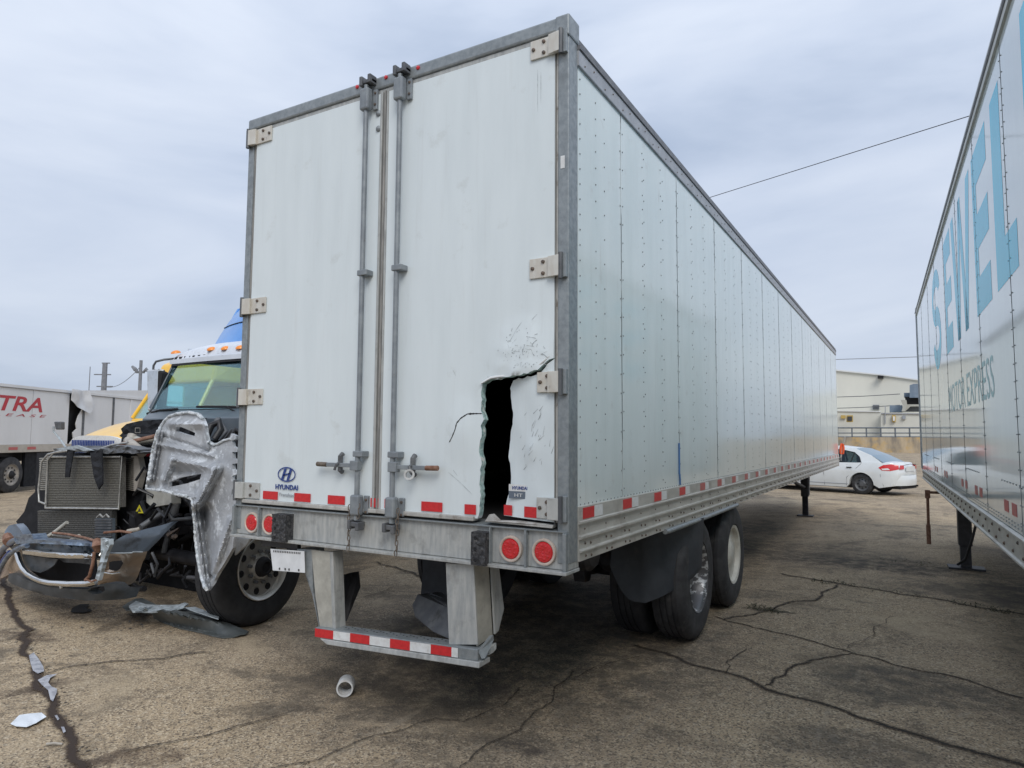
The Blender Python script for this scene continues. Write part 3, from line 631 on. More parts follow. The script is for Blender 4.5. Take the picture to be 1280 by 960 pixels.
def rdoor(u, v):
    y = -.012+.003*noi(u*.9, v*.8, 7)
    d = math.hypot((u-bul[0])/.27, (v-bul[1]+.08)/.30)
    if d < 1: y -= .05*(1-d)**1.1*(.5+.6*abs(noi(u*11, v*11))) + .005*noi(u*30, v*30, 2)*(1-d)
    d2 = math.hypot((u-crk[0])/.13, (v-crk[1])/.22)
    if d2 < 1: y -= .016*(1-d2)
    return (u, y, v)
mb = MB().sheet(rd, rdoor, step=.032, thick=(0, .045, 0))
def corem(p): return 1 if (abs(p.normal.y) < .35 and p.center.z < 2.2 and -.62 < p.center.x < -.09 and p.center.z > 1.215) else 0
build('right_door', mb, 'door', T, smooth=55, mats=['core'], fmat=corem, label='white rear door with a ragged tear at its lower right')
fl = jag(px0([(686, 455), (676, 467), (655, 472), (638, 474), (634, 485), (635, 500), (638, 515), (637, 530), (634, 545), (633, 560), (631, 570), (634, 585), (636, 600), (634, 612), (631, 625), (629, 640), (628, 650)]), .005)
fpoly = [(-.082, 1.213), (-.082, pr_[1]-.004)] + fl[:-1] + [(fl[-1][0], 1.225)]
def flapf(u, v):
    k = max(0, min(1, (-.1-u)/.28)); y = -.012+.05*k*k*(1 if v > 1.5 else .55+.45*(v-1.2)/.3) + .006*noi(u*9, v*6, 3)
    y += -.012*math.exp(-((u+.22)/.03)**2-((v-1.62-(u+.2)*1.4)/.05)**2)
    return (u, y, v)
build('torn_door_flap', MB().sheet(fpoly, flapf, step=.03, thick=(0, .03, 0)), 'door', T, smooth=20, mats=['core'], fmat=lambda p: 0)
# curled edge above the hole, exposed skin
ce = px0([(605, 481), (618, 474), (642, 470), (668, 465), (681, 456), (690, 447)])
edge = MB()
edge.tube([(p[0]-.005, -.024-.006*math.sin(i*2.), p[1]+.006) for i, p in enumerate(ce)], [.005, .008, .007, .009, .006, .004], 6); build('torn_lip', edge, 'whitetape', T, smooth=60)
# creases and scratches: thin ribbons
def ribbon(pts, wd, m, name, Y=-.0165, parent=T, var=.5, off=.0012):
    mb = MB(); P = [at(x, y, -.014) for x, y in pts]; Q = []
    for i in range(len(P)-1):
        for j in range(5): Q.append(P[i].lerp(P[i+1], j/5))
    Q.append(P[-1])
    for i in range(len(Q)-1):
        a, b = Q[i], Q[i+1]; d = (b-a).normalized(); n = Vector((-d.z, 0, d.x))
        w1 = wd*(.4+var*abs(noi(i*.7, wd*999))*2)*(.2 if i == 0 else 1); w2 = wd*(.4+var*abs(noi((i+1)*.7, wd*999))*2)*(.2 if i == len(Q)-2 else 1)
        def pp(p, s): 
            q = p+n*s; yy = (rdoor(q.x, q.z)[1] if q.x > -1.3 else -.013)-off; return Vector((q.x, yy, q.z))
        mb.add([pp(a, -w1), pp(a, w1), pp(b, w2), pp(b, -w2)], [(0, 1, 2, 3)])
    return build(name, mb, m, parent)
ribbon([(603, 517), (594, 517), (585, 517.5), (577, 523), (572, 529), (570, 537), (566, 546), (562, 553)], .006, 'seam', 'crease')
M['scr'] = mat('scratch', (.2, .22, .23), .7, c2=(.45, .48, .48), scale=60)
random.seed(5)
for k in range(110):
    cx, cy = random.gauss(655, 14), random.gauss(439, 18)
    if cy > 462: continue
    a = random.choice((-1.1, 2.2, -.9, .6, 1.5))+random.uniform(-.6, .6); ln = random.choice((1, 1.5, 2, 2.5, 4, 9))
    ribbon([(cx, cy), (cx+math.cos(a)*ln*.5+random.uniform(-1, 1), cy+math.sin(a)*ln*.5), (cx+math.cos(a)*ln, cy+math.sin(a)*ln)], random.uniform(.0006, .0022)*(1.6 if ln < 2 else 1), 'scr', 'scratch_mark', off=.0016)
for p in ([(610, 470), (613, 478)], [(566, 462), (570, 470)], [(636, 432), (645, 415), (653, 402)], [(665, 400), (672, 392)], [(560, 590), (575, 603), (590, 618)], [(566, 587), (572, 595)], [(672, 86), (672, 140)], [(676, 90), (676, 130)]):
    ribbon(p, .0013, 'scr', 'scratch_mark', off=.0016)
sf = MB()
for k in range(30):
    cx, cz = -.2+random.gauss(0, .05), 1.63+random.gauss(0, .1); q = Vector((cx, 0, cz)); a = random.uniform(.6, 1.5); ln = random.uniform(.01, .05)
    e2 = q+Vector((math.cos(a)*ln, 0, math.sin(a)*ln)); n = Vector((-math.sin(a), 0, math.cos(a)))*random.uniform(.0008, .002)
    sf.add([Vector((p.x, flapf(p.x, p.z)[1]-.0015, p.z)) for p in (q-n, q+n, e2+n*.3, e2-n*.3)], [(0, 1, 2, 3)])
build('flap_scratches', sf, 'scr', T, kind='stuff')
# centre seal and edge seals
zc0, zc1 = 1.2, 3.88
bx('door_seal', -1.336, -1.318, -.02, .03, zc0, zc1, 'galvw', .004); bx('door_seal', -1.317, -1.303, -.006, .03, zc0, zc1, 'seal', .002); bx('door_seal', -1.302, -1.286, -.024, .03, zc0, zc1, 'seal', .004); bx('door_seal', -1.285, -1.271, -.018, .03, zc0, zc1, 'galvw', .003)
bx('door_seal', -W+.056, -W+.083, -.006, .03, 1.2, 3.88, 'seal', .003); bx('door_seal', -.0805, -.0765, -.008, .03, 1.2, 3.88, 'seal', .001)
for x, z in ((-1.357, 3.71), (-1.357, 3.6)):
    p = at(475, 143 if z > 3.65 else 162, 0); build('bolt', MB().lathe([(0, .02), (.006, .02), (.014, .012), (.016, 0)], (p.x, -.012, p.z), (0, -1, 0), 14), 'rod', T, smooth=40)
# hinges
def hinge(xc, z, side, m, short=0):
    # side +1 right
    s = side; x_in = xc-s*(.11-short); o = None
    mb = MB(); h = .055; xo = -.04 if s > 0 else -W+.03
    o = build('hinge', MB().box(min(x_in, xo-.0*s), max(x_in, xo), -.024, -.014, z-h, z+h), m, T, bevel=.002)
    build('hinge_fold', MB().hexa([Vector(p) for p in [(xo-s*.07, -.04, z-h-.003), (xo, -.05, z-h-.003), (xo, -.024, z-h-.003), (xo-s*.07, -.0245, z-h-.003), (xo-s*.07, -.04, z+h), (xo, -.05, z+h), (xo, -.024, z+h), (xo-s*.07, -.0245, z+h)]]), m, o, bevel=.002)
    build('hinge_pin', MB().tube([(xo+s*.008, -.04, z-h-.02), (xo+s*.008, -.04, z+h+.012)], .013, 10), 'darkgrey', o, smooth=40)
    build('hinge_bracket', MB().box(min(xo+s*.014, xo+s*.04), max(xo+s*.014, xo+s*.04), -.034, -.0125, z-h-.012, z+h+.012), 'galv', o, bevel=.002)
    for (dx, dz) in ((.02, 0), (.085-short*.45, .032), (.085-short*.45, -.032)):
        build('bolt', MB().lathe([(0, .011), (.007, .01), (.01, .0)], (x_in+s*dx, -.0245, z+dz), (0, -1, 0), 8), 'bolt', o)
for z, m in ((3.835, 'hinge'), (2.582, 'hinge'), (1.955, 'hinge'), (1.285, 'hingeg')): hinge(-.12, z, 1, m, .05 if z < 2 else 0)
for z, m in ((3.835, 'hinge'), (2.582, 'hinge'), (1.93, 'hinge'), (1.275, 'hingeg')): hinge(-W+.14, z, -1, m)
# lock rods
def rod(x, s):
    xt = x
    o = build('lock_rod', MB().tube([(x, -.055, 1.14), (x, -.055, 3.93)], .0165, 14), 'rod', T, smooth=40)
    for z in (1.19+.03, 3.83):
        build('rod_housing', MB().box(x-.036, x+.036, -.083, -.03, z-.07 if z > 2 else z-.05, z+.075), 'rod', o, bevel=.012)
        build('housing_flange', MB().box(x+.034, x+.07, -.032, -.014, z-.065 if z > 2 else z-.04, z+.07), 'rod', o, bevel=.004)
        for dz in (.045, -.03):
            build('bolt', MB().lathe([(0, .009), (.006, .008), (.008, 0)], (x+.055, -.032, z+dz), (0, -1, 0), 8), 'bolt', o)
    for z in (2.69, 1.548):
        build('rod_guide', MB().box(x-.025, x+.055, -.078, -.014, z-.018, z+.018), 'rod', o, bevel=.005)
    # keepers
    build('cam_keeper', MB().box(x-.05, x+.03, -.075, -.008, 1.10, 1.13).box(x-.05, x-.028, -.085, -.03, 1.085, 1.14).box(x+.02, x+.045, -.09, -.03, 1.08, 1.13), 'darkgrey', o, bevel=.005)
    build('cam_keeper', MB().box(x-.04, x+.055, -.07, -.02, H-.045, H-.02).box(x-.045, x-.02, -.08, -.02, H-.06, H+.004).box(x+.03, x+.055, -.085, -.02, H-.055, H+.002), 'darkgrey', o, bevel=.005)
    # handle
    zh = 1.475
    hd = build('handle_bar', MB().box(min(x, x+s*.27), max(x, x+s*.27), -.068, -.053, zh-.013, zh+.013), 'rod', o, bevel=.003)
    build('handle_grip', MB().tube([(x+s*.255, -.0605, zh), (x+s*.34, -.0605, zh+.002)], .015, 10), 'rust' if s > 0 else 'chain', hd, smooth=40)
    build('handle_clevis', MB().box(min(x-s*.02, x+s*.045), max(x-s*.02, x+s*.045), -.08, -.038, zh-.03, zh+.03), 'rod', o, bevel=.004)
    build('handle_catch', MB().tube([(x+s*.15, -.03, zh-.045), (x+s*.15, -.05, zh-.035), (x+s*.15, -.05, zh+.055), (x+s*.15, -.03, zh+.07)], .016, 8).tube([(x+s*.15, -.05, zh+.02), (x+s*.15, -.085, zh+.005), (x+s*.165, -.085, zh-.03)], .009, 8), 'darkgrey', o, smooth=40)
    return o
o1 = rod(-1.425, -1); o2 = rod(-1.145, 1)
build('padlock_shackle', MB().lathe([(-.008, .02), (.008, .02), (.008, .032), (-.008, .032)], (-.985, -.095, 1.435), (.5, -1, .2), 16, True), 'alutube', o2, smooth=40)
def link_chain(x, z0, n, dx=0):
    c = MB()
    for k in range(n):
        z = z0-k*.031; a = (k % 2)*PI/2+.3; d = Vector((math.cos(a), math.sin(a), 0)); cx = x+dx*k+.004*math.sin(k*2.1)
        pts = [Vector((cx, -.07, z))+d*(.009*math.cos(t))+Vector((0, 0, .02*math.sin(t))) for t in [i*PI/4 for i in range(9)]]
        c.tube(pts, .0032, 5, False)
    return c
build('chain', link_chain(-1.47, 1.215, 9), 'chain', T); build('chain', link_chain(-1.085, 1.215, 9, -.001), 'chain', T); build('chain', link_chain(-1.395, 1.23, 3), 'chain', T)
# tape on doors
for (a, b, ya, yb) in ((329, 347, 621, 632), (368, 388, 624, 635), (410, 431, 627, 637), (463.5, 473, 629.5, 640), (481, 491, 629.5, 640), (527, 553, 632, 643.5), (581, 595, 635, 647)):
    p, q = at(a, ya, -.015), at(b, yb, -.015); build('red_tape', MB().box(p.x, q.x, -.0185, -.0165, 1.222, 1.277), 'red', T)
for (a, b) in ((628.5, 639.5), (656, 676)):
    x0, x1 = at(a, 640, 0).x, at(b, 640, 0).x; n = 3; mb = MB()
    for i in range(n):
        u0, u1 = x0+(x1-x0)*i/n, x0+(x1-x0)*(i+1)/n
        mb.add([(u0, flapf(u0, 1.24)[1]-.006, 1.228), (u1, flapf(u1, 1.24)[1]-.006, 1.228), (u1, flapf(u1, 1.24)[1]-.006, 1.285), (u0, flapf(u0, 1.24)[1]-.006, 1.285)], [(0, 1, 2, 3)])
    build('red_tape', mb, 'red', T)
# maker's decal
c = at(358, 593, -.02)
def ell(rx, rz, cx, cz, n=32): return [(cx+rx*math.cos(2*PI*k/n), cz+rz*math.sin(2*PI*k/n)) for k in range(n)]
mb = MB(); O1 = ell(.086, .05, c.x, c.z); O2 = ell(.077, .0415, c.x, c.z)
mb.add([(x, -.0195, z) for x, z in O1]+[(x, -.0195, z) for x, z in O2], [(k, (k+1) % 32, 32+(k+1) % 32, 32+k) for k in range(32)])
# slanted H
def pl4(pts): mb.add([(c.x+x, -.0195, c.z+z) for x, z in pts], [tuple(range(len(pts)))])
pl4([(-.052, -.033), (-.03, -.038), (.0, .041), (-.024, .037)]); pl4([(.024, -.037), (.0, -.041), (.03, .038), (.052, .033)]); pl4([(-.03, -.012), (.03, .002), (.03, .012), (-.03, -.002)])
dc = build('maker_decal', mb, 'navy', T)
for s, px, py, wd, hh, m in (('HYUNDAI', 358, 609, .215, .034, 'navy'), ('Translead', 358, 618.5, .15, .022, 'greyprint')):
    p = at(px, py, -.02); t = fit(text_mesh(s, .05, bold=.0012 if m == 'navy' else 0), wd, hh); orient(t, (p.x, -.019, p.z), (1, 0, 0), (0, 0, 1), (0, -1, 0)); build('lettering', t, m, dc)
p = at(648, 613, 0)
yy = flapf(p.x, p.z)[1]-.006
dc2 = build('door_sticker', MB().box(p.x-.062, p.x+.062, yy-.002, yy, p.z-.005, p.z+.032), 'whitetape', T)
build('sticker_panel', MB().box(p.x-.062, p.x+.062, yy-.002, yy, p.z-.045, p.z-.006), 'slate', dc2)
t = fit(text_mesh('HYUNDAI', .05, bold=.001), .095, .018); orient(t, (p.x+.008, yy-.0035, p.z+.013), (1, 0, 0), (0, 0, 1), (0, -1, 0)); build('lettering', t, 'navy', dc2)
t = fit(text_mesh('HT', .05), .05, .018); orient(t, (p.x, yy-.0035, p.z-.026), (1, 0, 0), (0, 0, 1), (0, -1, 0)); build('lettering', t, 'whitetape', dc2)
# marker lights on header
for px, py in ((447, 109), (483, 97), (523, 85)):
    q = at(px, py, -.02); build('marker_light', MB().lathe([(0, .014), (.008, .012), (.012, 0)], (q.x, -.022, q.z), (0, -1, 0), 10), 'lamp', T)
build('sticker', MB().box(-.045, -.02, -.0145, -.0125, 3.12, 3.19), 'whitetape', T)
# number plate
ctr = Vector((-2.19, -.012, .865)); 
pc = [at(338, 686, -.02), at(380, 689, -.02), at(381, 716, -.02), at(341, 713, -.02)]
mb = MB().prism(pc[::-1], (0, 0, 0), (0, .004, 0)); npl = build('number_plate', mb, 'plate', T)
t = MB()
for k in range(16):
    a = pc[0].lerp(pc[1], .1+k*.052); t.box(a.x, a.x+.007, -.023, -.0215, a.z-.02, a.z-.008)
build('plate_print', t, 'ink', npl)
t = MB()
for k in (0.2, .38, .5, .8):
    a = pc[3].lerp(pc[2], k); t.box(a.x, a.x+.012, -.023, -.0215, a.z+.008, a.z+.022)
build('plate_print', t, 'ink', npl, kind='stuff')
bx('plate_bracket', -2.34, -1.99, .0, .03, .9, .947, 'black', .003)
# underride guard
G = 'galvtan'
def quadprism(pts, Y, th): return MB().prism([at(x, y, Y) for x, y in pts], (0, 0, 0), (0, th, 0))
build('guard_post', quadprism([(371, 686), (390, 687), (391, 745), (400, 788), (398, 782), (392, 744)], .0, .11), 'galv', T, bevel=.003)
build('guard_post', quadprism([(389, 687), (413, 690), (415, 735), (418.5, 788), (400, 786), (394, 745)], -.004, .012), 'galvtan', T, bevel=.003)
build('guard_flange', quadprism([(412, 690), (416, 690), (419.5, 787), (415.5, 787)], -.012, .09), 'galvw', T, bevel=.002)
build('guard_post', quadprism([(557, 704), (592, 706), (597, 806), (561, 806)], -.01, .012), 'galvw', T, bevel=.003)
build('guard_post_side', MB().prism([at(591, 706, 0), at(597, 808, 0), at(597, 808, 0)+Vector((0, .16, .02)), at(592, 706, 0)+Vector((0, .16, 0))], (0, 0, 0), (-.01, 0, 0)), 'galvtan', T, bevel=.002)
rp_ = at(592, 706, 0); rq = at(597, 806, 0)
arc = [(rp_.x+.004, .16, rp_.z), (rp_.x+.004, .24, rp_.z), (rp_.x+.008, .27, (rp_.z+rq.z)/2+.05), (rq.x+.005, .26, (rp_.z+rq.z)/2-.07), (rq.x+.004, .2, rq.z+.03), (rq.x+.004, .16, rq.z+.02)]
build('guard_web', MB().prism(arc, (0, 0, 0), (.012, 0, 0)), 'galvw', T, bevel=.002)
# bar
L0, L1 = at(394, 783, -.04), at(570, 808, -.04); zb0, zb1 = .405, .485
L0 = at(394, 784, -.04); R0 = at(597, 812, -.04)
xl, xr = L0.x, R0.x
zl, zr = L0.z, R0.z
def barp(x, y, dz): t = (x-xl)/(xr-xl); return Vector((x, y, zl+(zr-zl)*t+dz))
bh = .062
build('guard_bar', MB().hexa([barp(xl, -.04, -bh), barp(xr, -.04, -bh), barp(xr, .07, -bh), barp(xl, .07, -bh), barp(xl, -.04, 0), barp(xr, -.04, 0), barp(xr, .07, 0), barp(xl, .07, 0)]), 'galv', T, bevel=.004)
build('bar_lip', MB().hexa([barp(xl+.12, -.055, -bh-.03), barp(xr+.02, -.055, -bh-.032), barp(xr+.02, .06, -bh-.028), barp(xl+.12, .06, -bh-.026), barp(xl+.05, -.05, -bh-.001), barp(xr+.02, -.05, -bh-.001), barp(xr+.02, .06, -bh-.001), barp(xl+.05, .06, -bh-.001)]), 'galvw', T, bevel=.004)
hb = MB()
for k in range(26):
    x = xl+.2+k*.035*1.1
    if x > xr-.25: break
    for yq in ((.01, .045) if k % 2 else (.027,)): hb.lathe([(0, 0), (.0012, .0), (.0012, .006)], barp(x, yq, .001), (0, 0, 1), 8)
build('bar_perforations', hb, 'seam', T, kind='stuff')
xs = [at(px, 790, -.04).x for px in (394, 417, 438, 462.5, 488, 513, 539, 565, 573)]
for k in range(8):
    a, b = xs[k], xs[k+1]
    build('red_tape' if k % 2 == 0 else 'white_tape', MB().add([barp(a, -.0425, -bh+.004), barp(b, -.0425, -bh+.004), barp(b, -.0425, -.006), barp(a, -.0425, -.006)], [(0, 1, 2, 3)]), 'red' if k % 2 == 0 else 'whitetape', T)
cr_ = MB().sheet([(0, 0), (.16, .0), (.2, .06), (.14, .1), (.03, .08)], lambda u, v: Vector((xr-.06+u*.32, -.045+v*1.5+u*.5, zr-bh-.015+v*.5+.012*noi(u*30, v*30))), step=.02, thick=(0, .006, .006))
build('crushed_bar_end', cr_, 'galvw', T, smooth=20)
build('crushed_bar_plate', MB().prism([at(597, 813, -.03), at(612, 794, .05), at(613, 800, .06), at(602, 824, -.03)], (0, 0, 0), (.012, .02, 0)), 'galv', T, bevel=.002)
# braces
build('guard_brace', MB().prism([at(416, 722, .22), at(440, 715, .35), at(442, 735, .35), at(424, 778, .1), at(417, 778, .08)], (0, 0, 0), (.02, .05, 0)), 'black', T, bevel=.003)
tp = MB().prism([at(417, 722, .18), at(431, 719, .24), at(424, 750, .16)], (0, 0, 0), (0, .004, 0)); build('brace_plate', tp, 'darkgrey', T)
build('guard_brace', MB().prism([at(514, 756, .35), at(522, 745, .4), at(534, 741, .5), at(562, 758, .25), at(562, 800, .1), at(540, 790, .16), at(518, 772, .3)], (0, 0, 0), (.05, .08, 0)), 'darkgrey', T, bevel=.012)
# axle flaps, running gear
def flapsheet(name, pts, m, th=(0, .01, 0)):
    return build(name, MB().sheet([(0, 0), (1, 0), (1, 1), (0, 1)], pts, step=.1, thick=th), m, T, smooth=60)
def rf(u, v):      # right flap u 0..1 inboard->outboard, v 0 bottom..1 top
    x = -.50+u*.44; k = max(0, (u-.62)/.38)
    y = 1.80+.10*v+.62*k**1.3+.06*math.sin(u*3)*(1-v); z = .40+(.60)*v + (.2*k*(1-v)) + (1-v)*.26*(max(0, (.4-u)/.4))**2
    x = x if k == 0 else -.226+.27*math.sin(k*PI/2)
    return (x, y, z)
flapsheet('mud_flap', rf, 'flap')
flapsheet('mud_flap', lambda u, v: (at(526+32*u, 725, 1.8).x, 1.8+.03*math.sin(v*3), at(540, 750, 1.8).z+.02*(1-v)*0+(.99-at(540, 750, 1.8).z)*v), 'flap')
def wheel_set(y, x_out, s, kind):
    # dual pair: s=+1 outer face towards +x
    for j, xo in enumerate((x_out, x_out-s*.345)):
        wd = .275; r = .505; c0 = Vector((xo, y, r))
        prof = [(-.02, .285), (0, .30), (.0, .34), (.004, .40), (-.004, .455), (-.022, .485), (-.04, .497)]
        for g in range(4):
            q = -.05-g*.048; prof += [(q, .505), (q-.034, .505), (q-.036, .495), (q-.046, .495)]
        prof += [(-wd+.02, .497), (-wd+.008, .47), (-wd, .40), (-wd+.02, .285)]
        wl = build('wheel', MB().lathe(prof, c0, (s, 0, 0), 48, True), 'rubberg' if j == 0 else 'rubber', T, smooth=35)
        if j == 0:
            if kind == 'disc':
                build('rim', MB().lathe([(-.02, .286), (-.004, .287), (-.012, .262), (-.05, .25), (-.055, .2), (-.045, .12), (-.03, .1), (-.03, .0)], c0, (s, 0, 0), 40), 'wheelw', wl, smooth=40)
            else:
                build('rim', MB().lathe([(-.02, .286), (-.002, .288), (-.01, .27), (-.03, .255), (-.12, .245), (-.15, .16), (-.12, .11), (-.08, .1), (-.08, 0)], c0, (s, 0, 0), 40), 'wheeld', wl, smooth=40)
        else:
            build('rim', MB().lathe([(-.02, .286), (-.1, .25), (-.14, .1), (-.14, .0)], c0, (s, 0, 0), 24), 'black', wl, smooth=40)
wheel_set(2.54, .0, 1, 'open'); wheel_set(3.86, .0, 1, 'disc'); wheel_set(2.54, -W, -1, 'disc'); wheel_set(3.86, -W, -1, 'disc')
for yy in (2.54, 3.86):
    build('axle', MB().tube([(-W+.6, yy, .5), (-.6, yy, .5)], .065, 12), 'black', T, smooth=40)
for xx in (-.78, -W+.78):
    build('suspension_rail', MB().box(xx-.05, xx+.05, 1.35, 5.0, .8, .98), 'black', T, bevel=.005)
    for yy in (1.9, 3.2, 4.5): build('suspension_hanger', MB().prism([(xx-.05, yy-.16, .8), (xx-.05, yy+.16, .8), (xx-.05, yy+.05, .5), (xx-.05, yy-.05, .5)], (0, 0, 0), (.1, 0, 0)), 'black', T, bevel=.005)
    build('leaf_spring', MB().tube([(xx, 1.9, .58), (xx, 2.2, .54), (xx, 2.54, .6), (xx, 2.9, .54), (xx, 3.2, .58), (xx, 3.5, .54), (xx, 3.86, .6), (xx, 4.2, .54), (xx, 4.5, .58)], .035, 6), 'black', T)
build('air_tank', MB().lathe([(0, 0), (.0, .1), (.03, .13), (.55, .13), (.58, .1), (.58, 0)], (-.95, 1.2, .86), (1, 0, 0), 20), 'black', T, smooth=40)
build('brake_chamber', MB().lathe([(0, 0), (.0, .07), (.04, .09), (.16, .09), (.2, .06), (.2, 0)], (-.62, 2.2, .62), (0, -1, .3), 16), 'black', T, smooth=40)
# landing gear
lgx = -.45; lgy = 12.8
for xx in (lgx, -W+.45):
    lg = build('landing_leg', MB().box(xx-.075, xx+.075, lgy-.075, lgy+.075, .42, 1.0), 'black', T, bevel=.006)
    build('inner_leg', MB().box(xx-.055, xx+.055, lgy-.055, lgy+.055, .06, .42), 'blackmatt', lg, bevel=.004)
    build('foot', MB().box(xx-.16, xx+.16, lgy-.13, lgy+.13, .0, .025).box(xx-.06, xx+.06, lgy-.04, lgy+.04, .025, .1), 'black', lg, bevel=.004)
    build('leg_wing', MB().prism([(xx+.08, lgy-.02, 1.0), (xx+.08, lgy+.2, 1.0), (xx+.08, lgy+.06, .45), (xx+.08, lgy-.02, .45)], (0, 0, 0), (.008, 0, 0)), 'darkgrey', lg)
    build('leg_brace', MB().tube([(xx-.1, lgy-.1, .93), (xx-.35, lgy-1.7, .97)], .03, 6), 'black', lg)
    build('leg_brace', MB().tube([(xx, lgy-.06, .62), (xx-.2, lgy-2.0, .98)], .035, 6), 'black', lg)
build('cross_brace', MB().tube([(lgx, lgy, .62), (-W+.45, lgy, .62)], .03, 6).tube([(lgx, lgy, .95), (-W+.45, lgy, .6)], .025, 6), 'black', T)

# ------------------------------------------------------------------ RIGHT TRAILER
a2 = R(2.0)
S2 = thing('box_trailer', 'glossy white box trailer with huge cyan lettering at the right edge', 'semi trailer', (1.71, 10.2, 0), a2)
# local frame: -y towards camera, side face x=0, body to +x
z1, z0 = 3.9, 1.10
def b2(name, mb, m, **k): return build(name, mb, m, S2, world=False, **k)
ps = [0, .15, 1.42]; 
while ps[-1] < 14.5: ps.append(ps[-1]+1.25 if ps[-1] > 1.5 else 2.9)
ps = [0.02, 1.45, 2.95, 4.2, 5.45, 6.7, 7.95, 9.2, 10.45, 11.7, 12.95, 14.2, 15.45]
b2('wall_lining', MB().box(.012, .05, -16, 0, 1.12, 3.8), 'seam')
for i in range(len(ps)-1):
    a, b = ps[i]+.003, ps[i+1]-.003
    mb = MB().sheet([(a, 1.185), (b, 1.185), (b, 3.76), (a, 3.76)], lambda u, v: (0, -u, v), step=.6, thick=(.009, 0, 0))
    b2('side_panel', mb, 'side2', smooth=25)
rv = MB()
for i, s in enumerate(ps):
    for d in (-.03, .035):
        z = 1.24
        while z < 3.74:
            if s+d > .02: rivet(rv, (-.0002, -(s+d), z), (-1, 0, 0), .0045 if d > 0 else .004)
            z += .09
y = .05
while y < 15:
    for z in (1.225, 1.205): rivet(rv, (-.0002, -y, z), (-1, 0, 0), .006)
    if int(y*20) % 2: rivet(rv, (-.0002, -y, 1.43), (-1, 0, 0), .006)
    y += .095
b2('rivet_rows', rv, 'rivet', kind='stuff')
st = MB()
for s in ps[1:]: st.box(-.0015, .003, -s-.0014, -s+.0014, 1.186, 3.758)
b2('seam_strip', st, 'seam', kind='stuff')
b2('top_rail', MB().prism([(-.014, 0, 3.76), (-.014, 0, 3.86), (-.004, 0, 3.9), (.06, 0, 3.91), (.06, 0, 3.76)], (0, 0, 0), (0, -16, 0)), 'alu')
b2('roof_edge_rail', MB().prism([(-.018, 0, 3.8), (-.024, 0, 3.812), (-.0145, 0, 3.812), (-.0145, 0, 3.8)], (0, 0, 0), (0, -16, 0)), 'darkrail')
b2('bottom_rail', MB().prism([(-.004, -.3, 1.18), (-.02, -.3, 1.172), (-.02, -.3, 1.162), (-.008, -.3, 1.158), (-.008, -.3, 1.05), (-.022, -.3, 1.045), (-.022, -.3, 1.035), (.06, -.3, 1.035), (.06, -.3, 1.18)], (0, 0, 0), (0, -15.7, 0)), 'alu')
rr = MB(); y = .4
while y < 14:
    rivet(rr, (-.009, -y, 1.135), (-1, 0, 0), .012, .008); rivet(rr, (-.009, -(y+.15), 1.075), (-1, 0, 0), .012, .008); y += .3
b2('rail_rivets', rr, 'bolt', kind='stuff')
b2('roof_sheet', MB().box(.05, 2.6, -16, 0, 3.88, 3.9), 'alutop'); b2('floor', MB().box(.05, 2.6, -16, 0, 1.05, 1.12), 'inside')
b2('front_wall', MB().box(0, 2.6, 0, .03, 1.15, 3.88), 'side'); b2('far_wall', MB().box(2.57, 2.6, -16, 0, 1.1, 3.88), 'side')
b2('front_corner_post', MB().box(-.012, .06, -.04, .04, 1.18, 3.9), 'alutop', bevel=.005)
for s, m in ((3.2, 1), (3.5, 0), (4.6, 1), (4.85, 0), (6.4, 1), (6.7, 0), (7.35, 1), (7.62, 0), (8.72, 1), (8.98, 0)):
    b2('red_tape' if m == 1 else 'red_tape', MB().box(-.0018, -.0008, -s-.075, -s+.075, 1.26, 1.325), 'redold')
# big letters
def letter(polys, name='lettering', m='cyan', off=-.0008):
    mb = MB()
    for P in polys:
        mb.add([(off, -s, z) for s, z in P], [tuple(range(len(P)))])
    return b2(name, mb, m)
zb, zt = 2.5, 3.6; st_ = .24
def E(s0, s1):
    mb = []; 
    mb.append([(s0, zb), (s0+.2, zb), (s0+.2, zt), (s0, zt)])
    for a, b in ((zb, zb+.24), (zb+.43, zb+.66), (zt-.24, zt)): mb.append([(s0+.2, a), (s1, a), (s1, b), (s0+.2, b)])
    return mb
def arcpts(cx, cz, rx, rz, t0, t1, n=14): return [(cx+rx*math.cos(R(t0+(t1-t0)*k/n)), cz+rz*math.sin(R(t0+(t1-t0)*k/n))) for k in range(n+1)]
def strip(outer, inner): return [[outer[i], outer[i+1], inner[i+1], inner[i]] for i in range(len(outer)-1)]
sc_, rz_ = 4.3, .32
Sg = strip(arcpts(sc_, zt-rz_, .58, rz_, 10, 270), arcpts(sc_, zt-rz_, .36, rz_-.2, 10, 270)) + strip(arcpts(sc_, zb+rz_, .58, rz_+.04, 90, -170), arcpts(sc_, zb+rz_, .36, rz_-.18, 90, -170))
letter(Sg); letter(E(5.5, 6.15))
letter([[(6.28, zt), (6.5, zt), (6.78, zb), (6.56, zb)], [(6.78, zb), (6.56, zb), (6.92, zt), (7.06, zt)], [(6.92, zt), (7.08, zt), (7.34, zb), (7.14, zb)], [(7.34, zb), (7.14, zb), (7.5, zt), (7.72, zt)]])
letter(E(7.86, 8.56)); letter([[(8.78, zb), (9.1, zb), (9.1, zt), (8.78, zt)], [(9.1, zb), (9.45, zb), (9.45, zb+.24), (9.1, zb+.24)]])
letter([[(9.75, zb), (10.07, zb), (10.07, zt), (9.75, zt)], [(10.07, zb), (10.42, zb), (10.42, zb+.24), (10.07, zb+.24)]])
t = fit(text_mesh('MOTOR EXPRESS', .4, extrude=0), 3.0, .26); orient(t, (-.0009, -6.98, 2.05), (0, -1, 0), (0, 0, 1), (-1, 0, 0)); b2('lettering', t, 'teal')
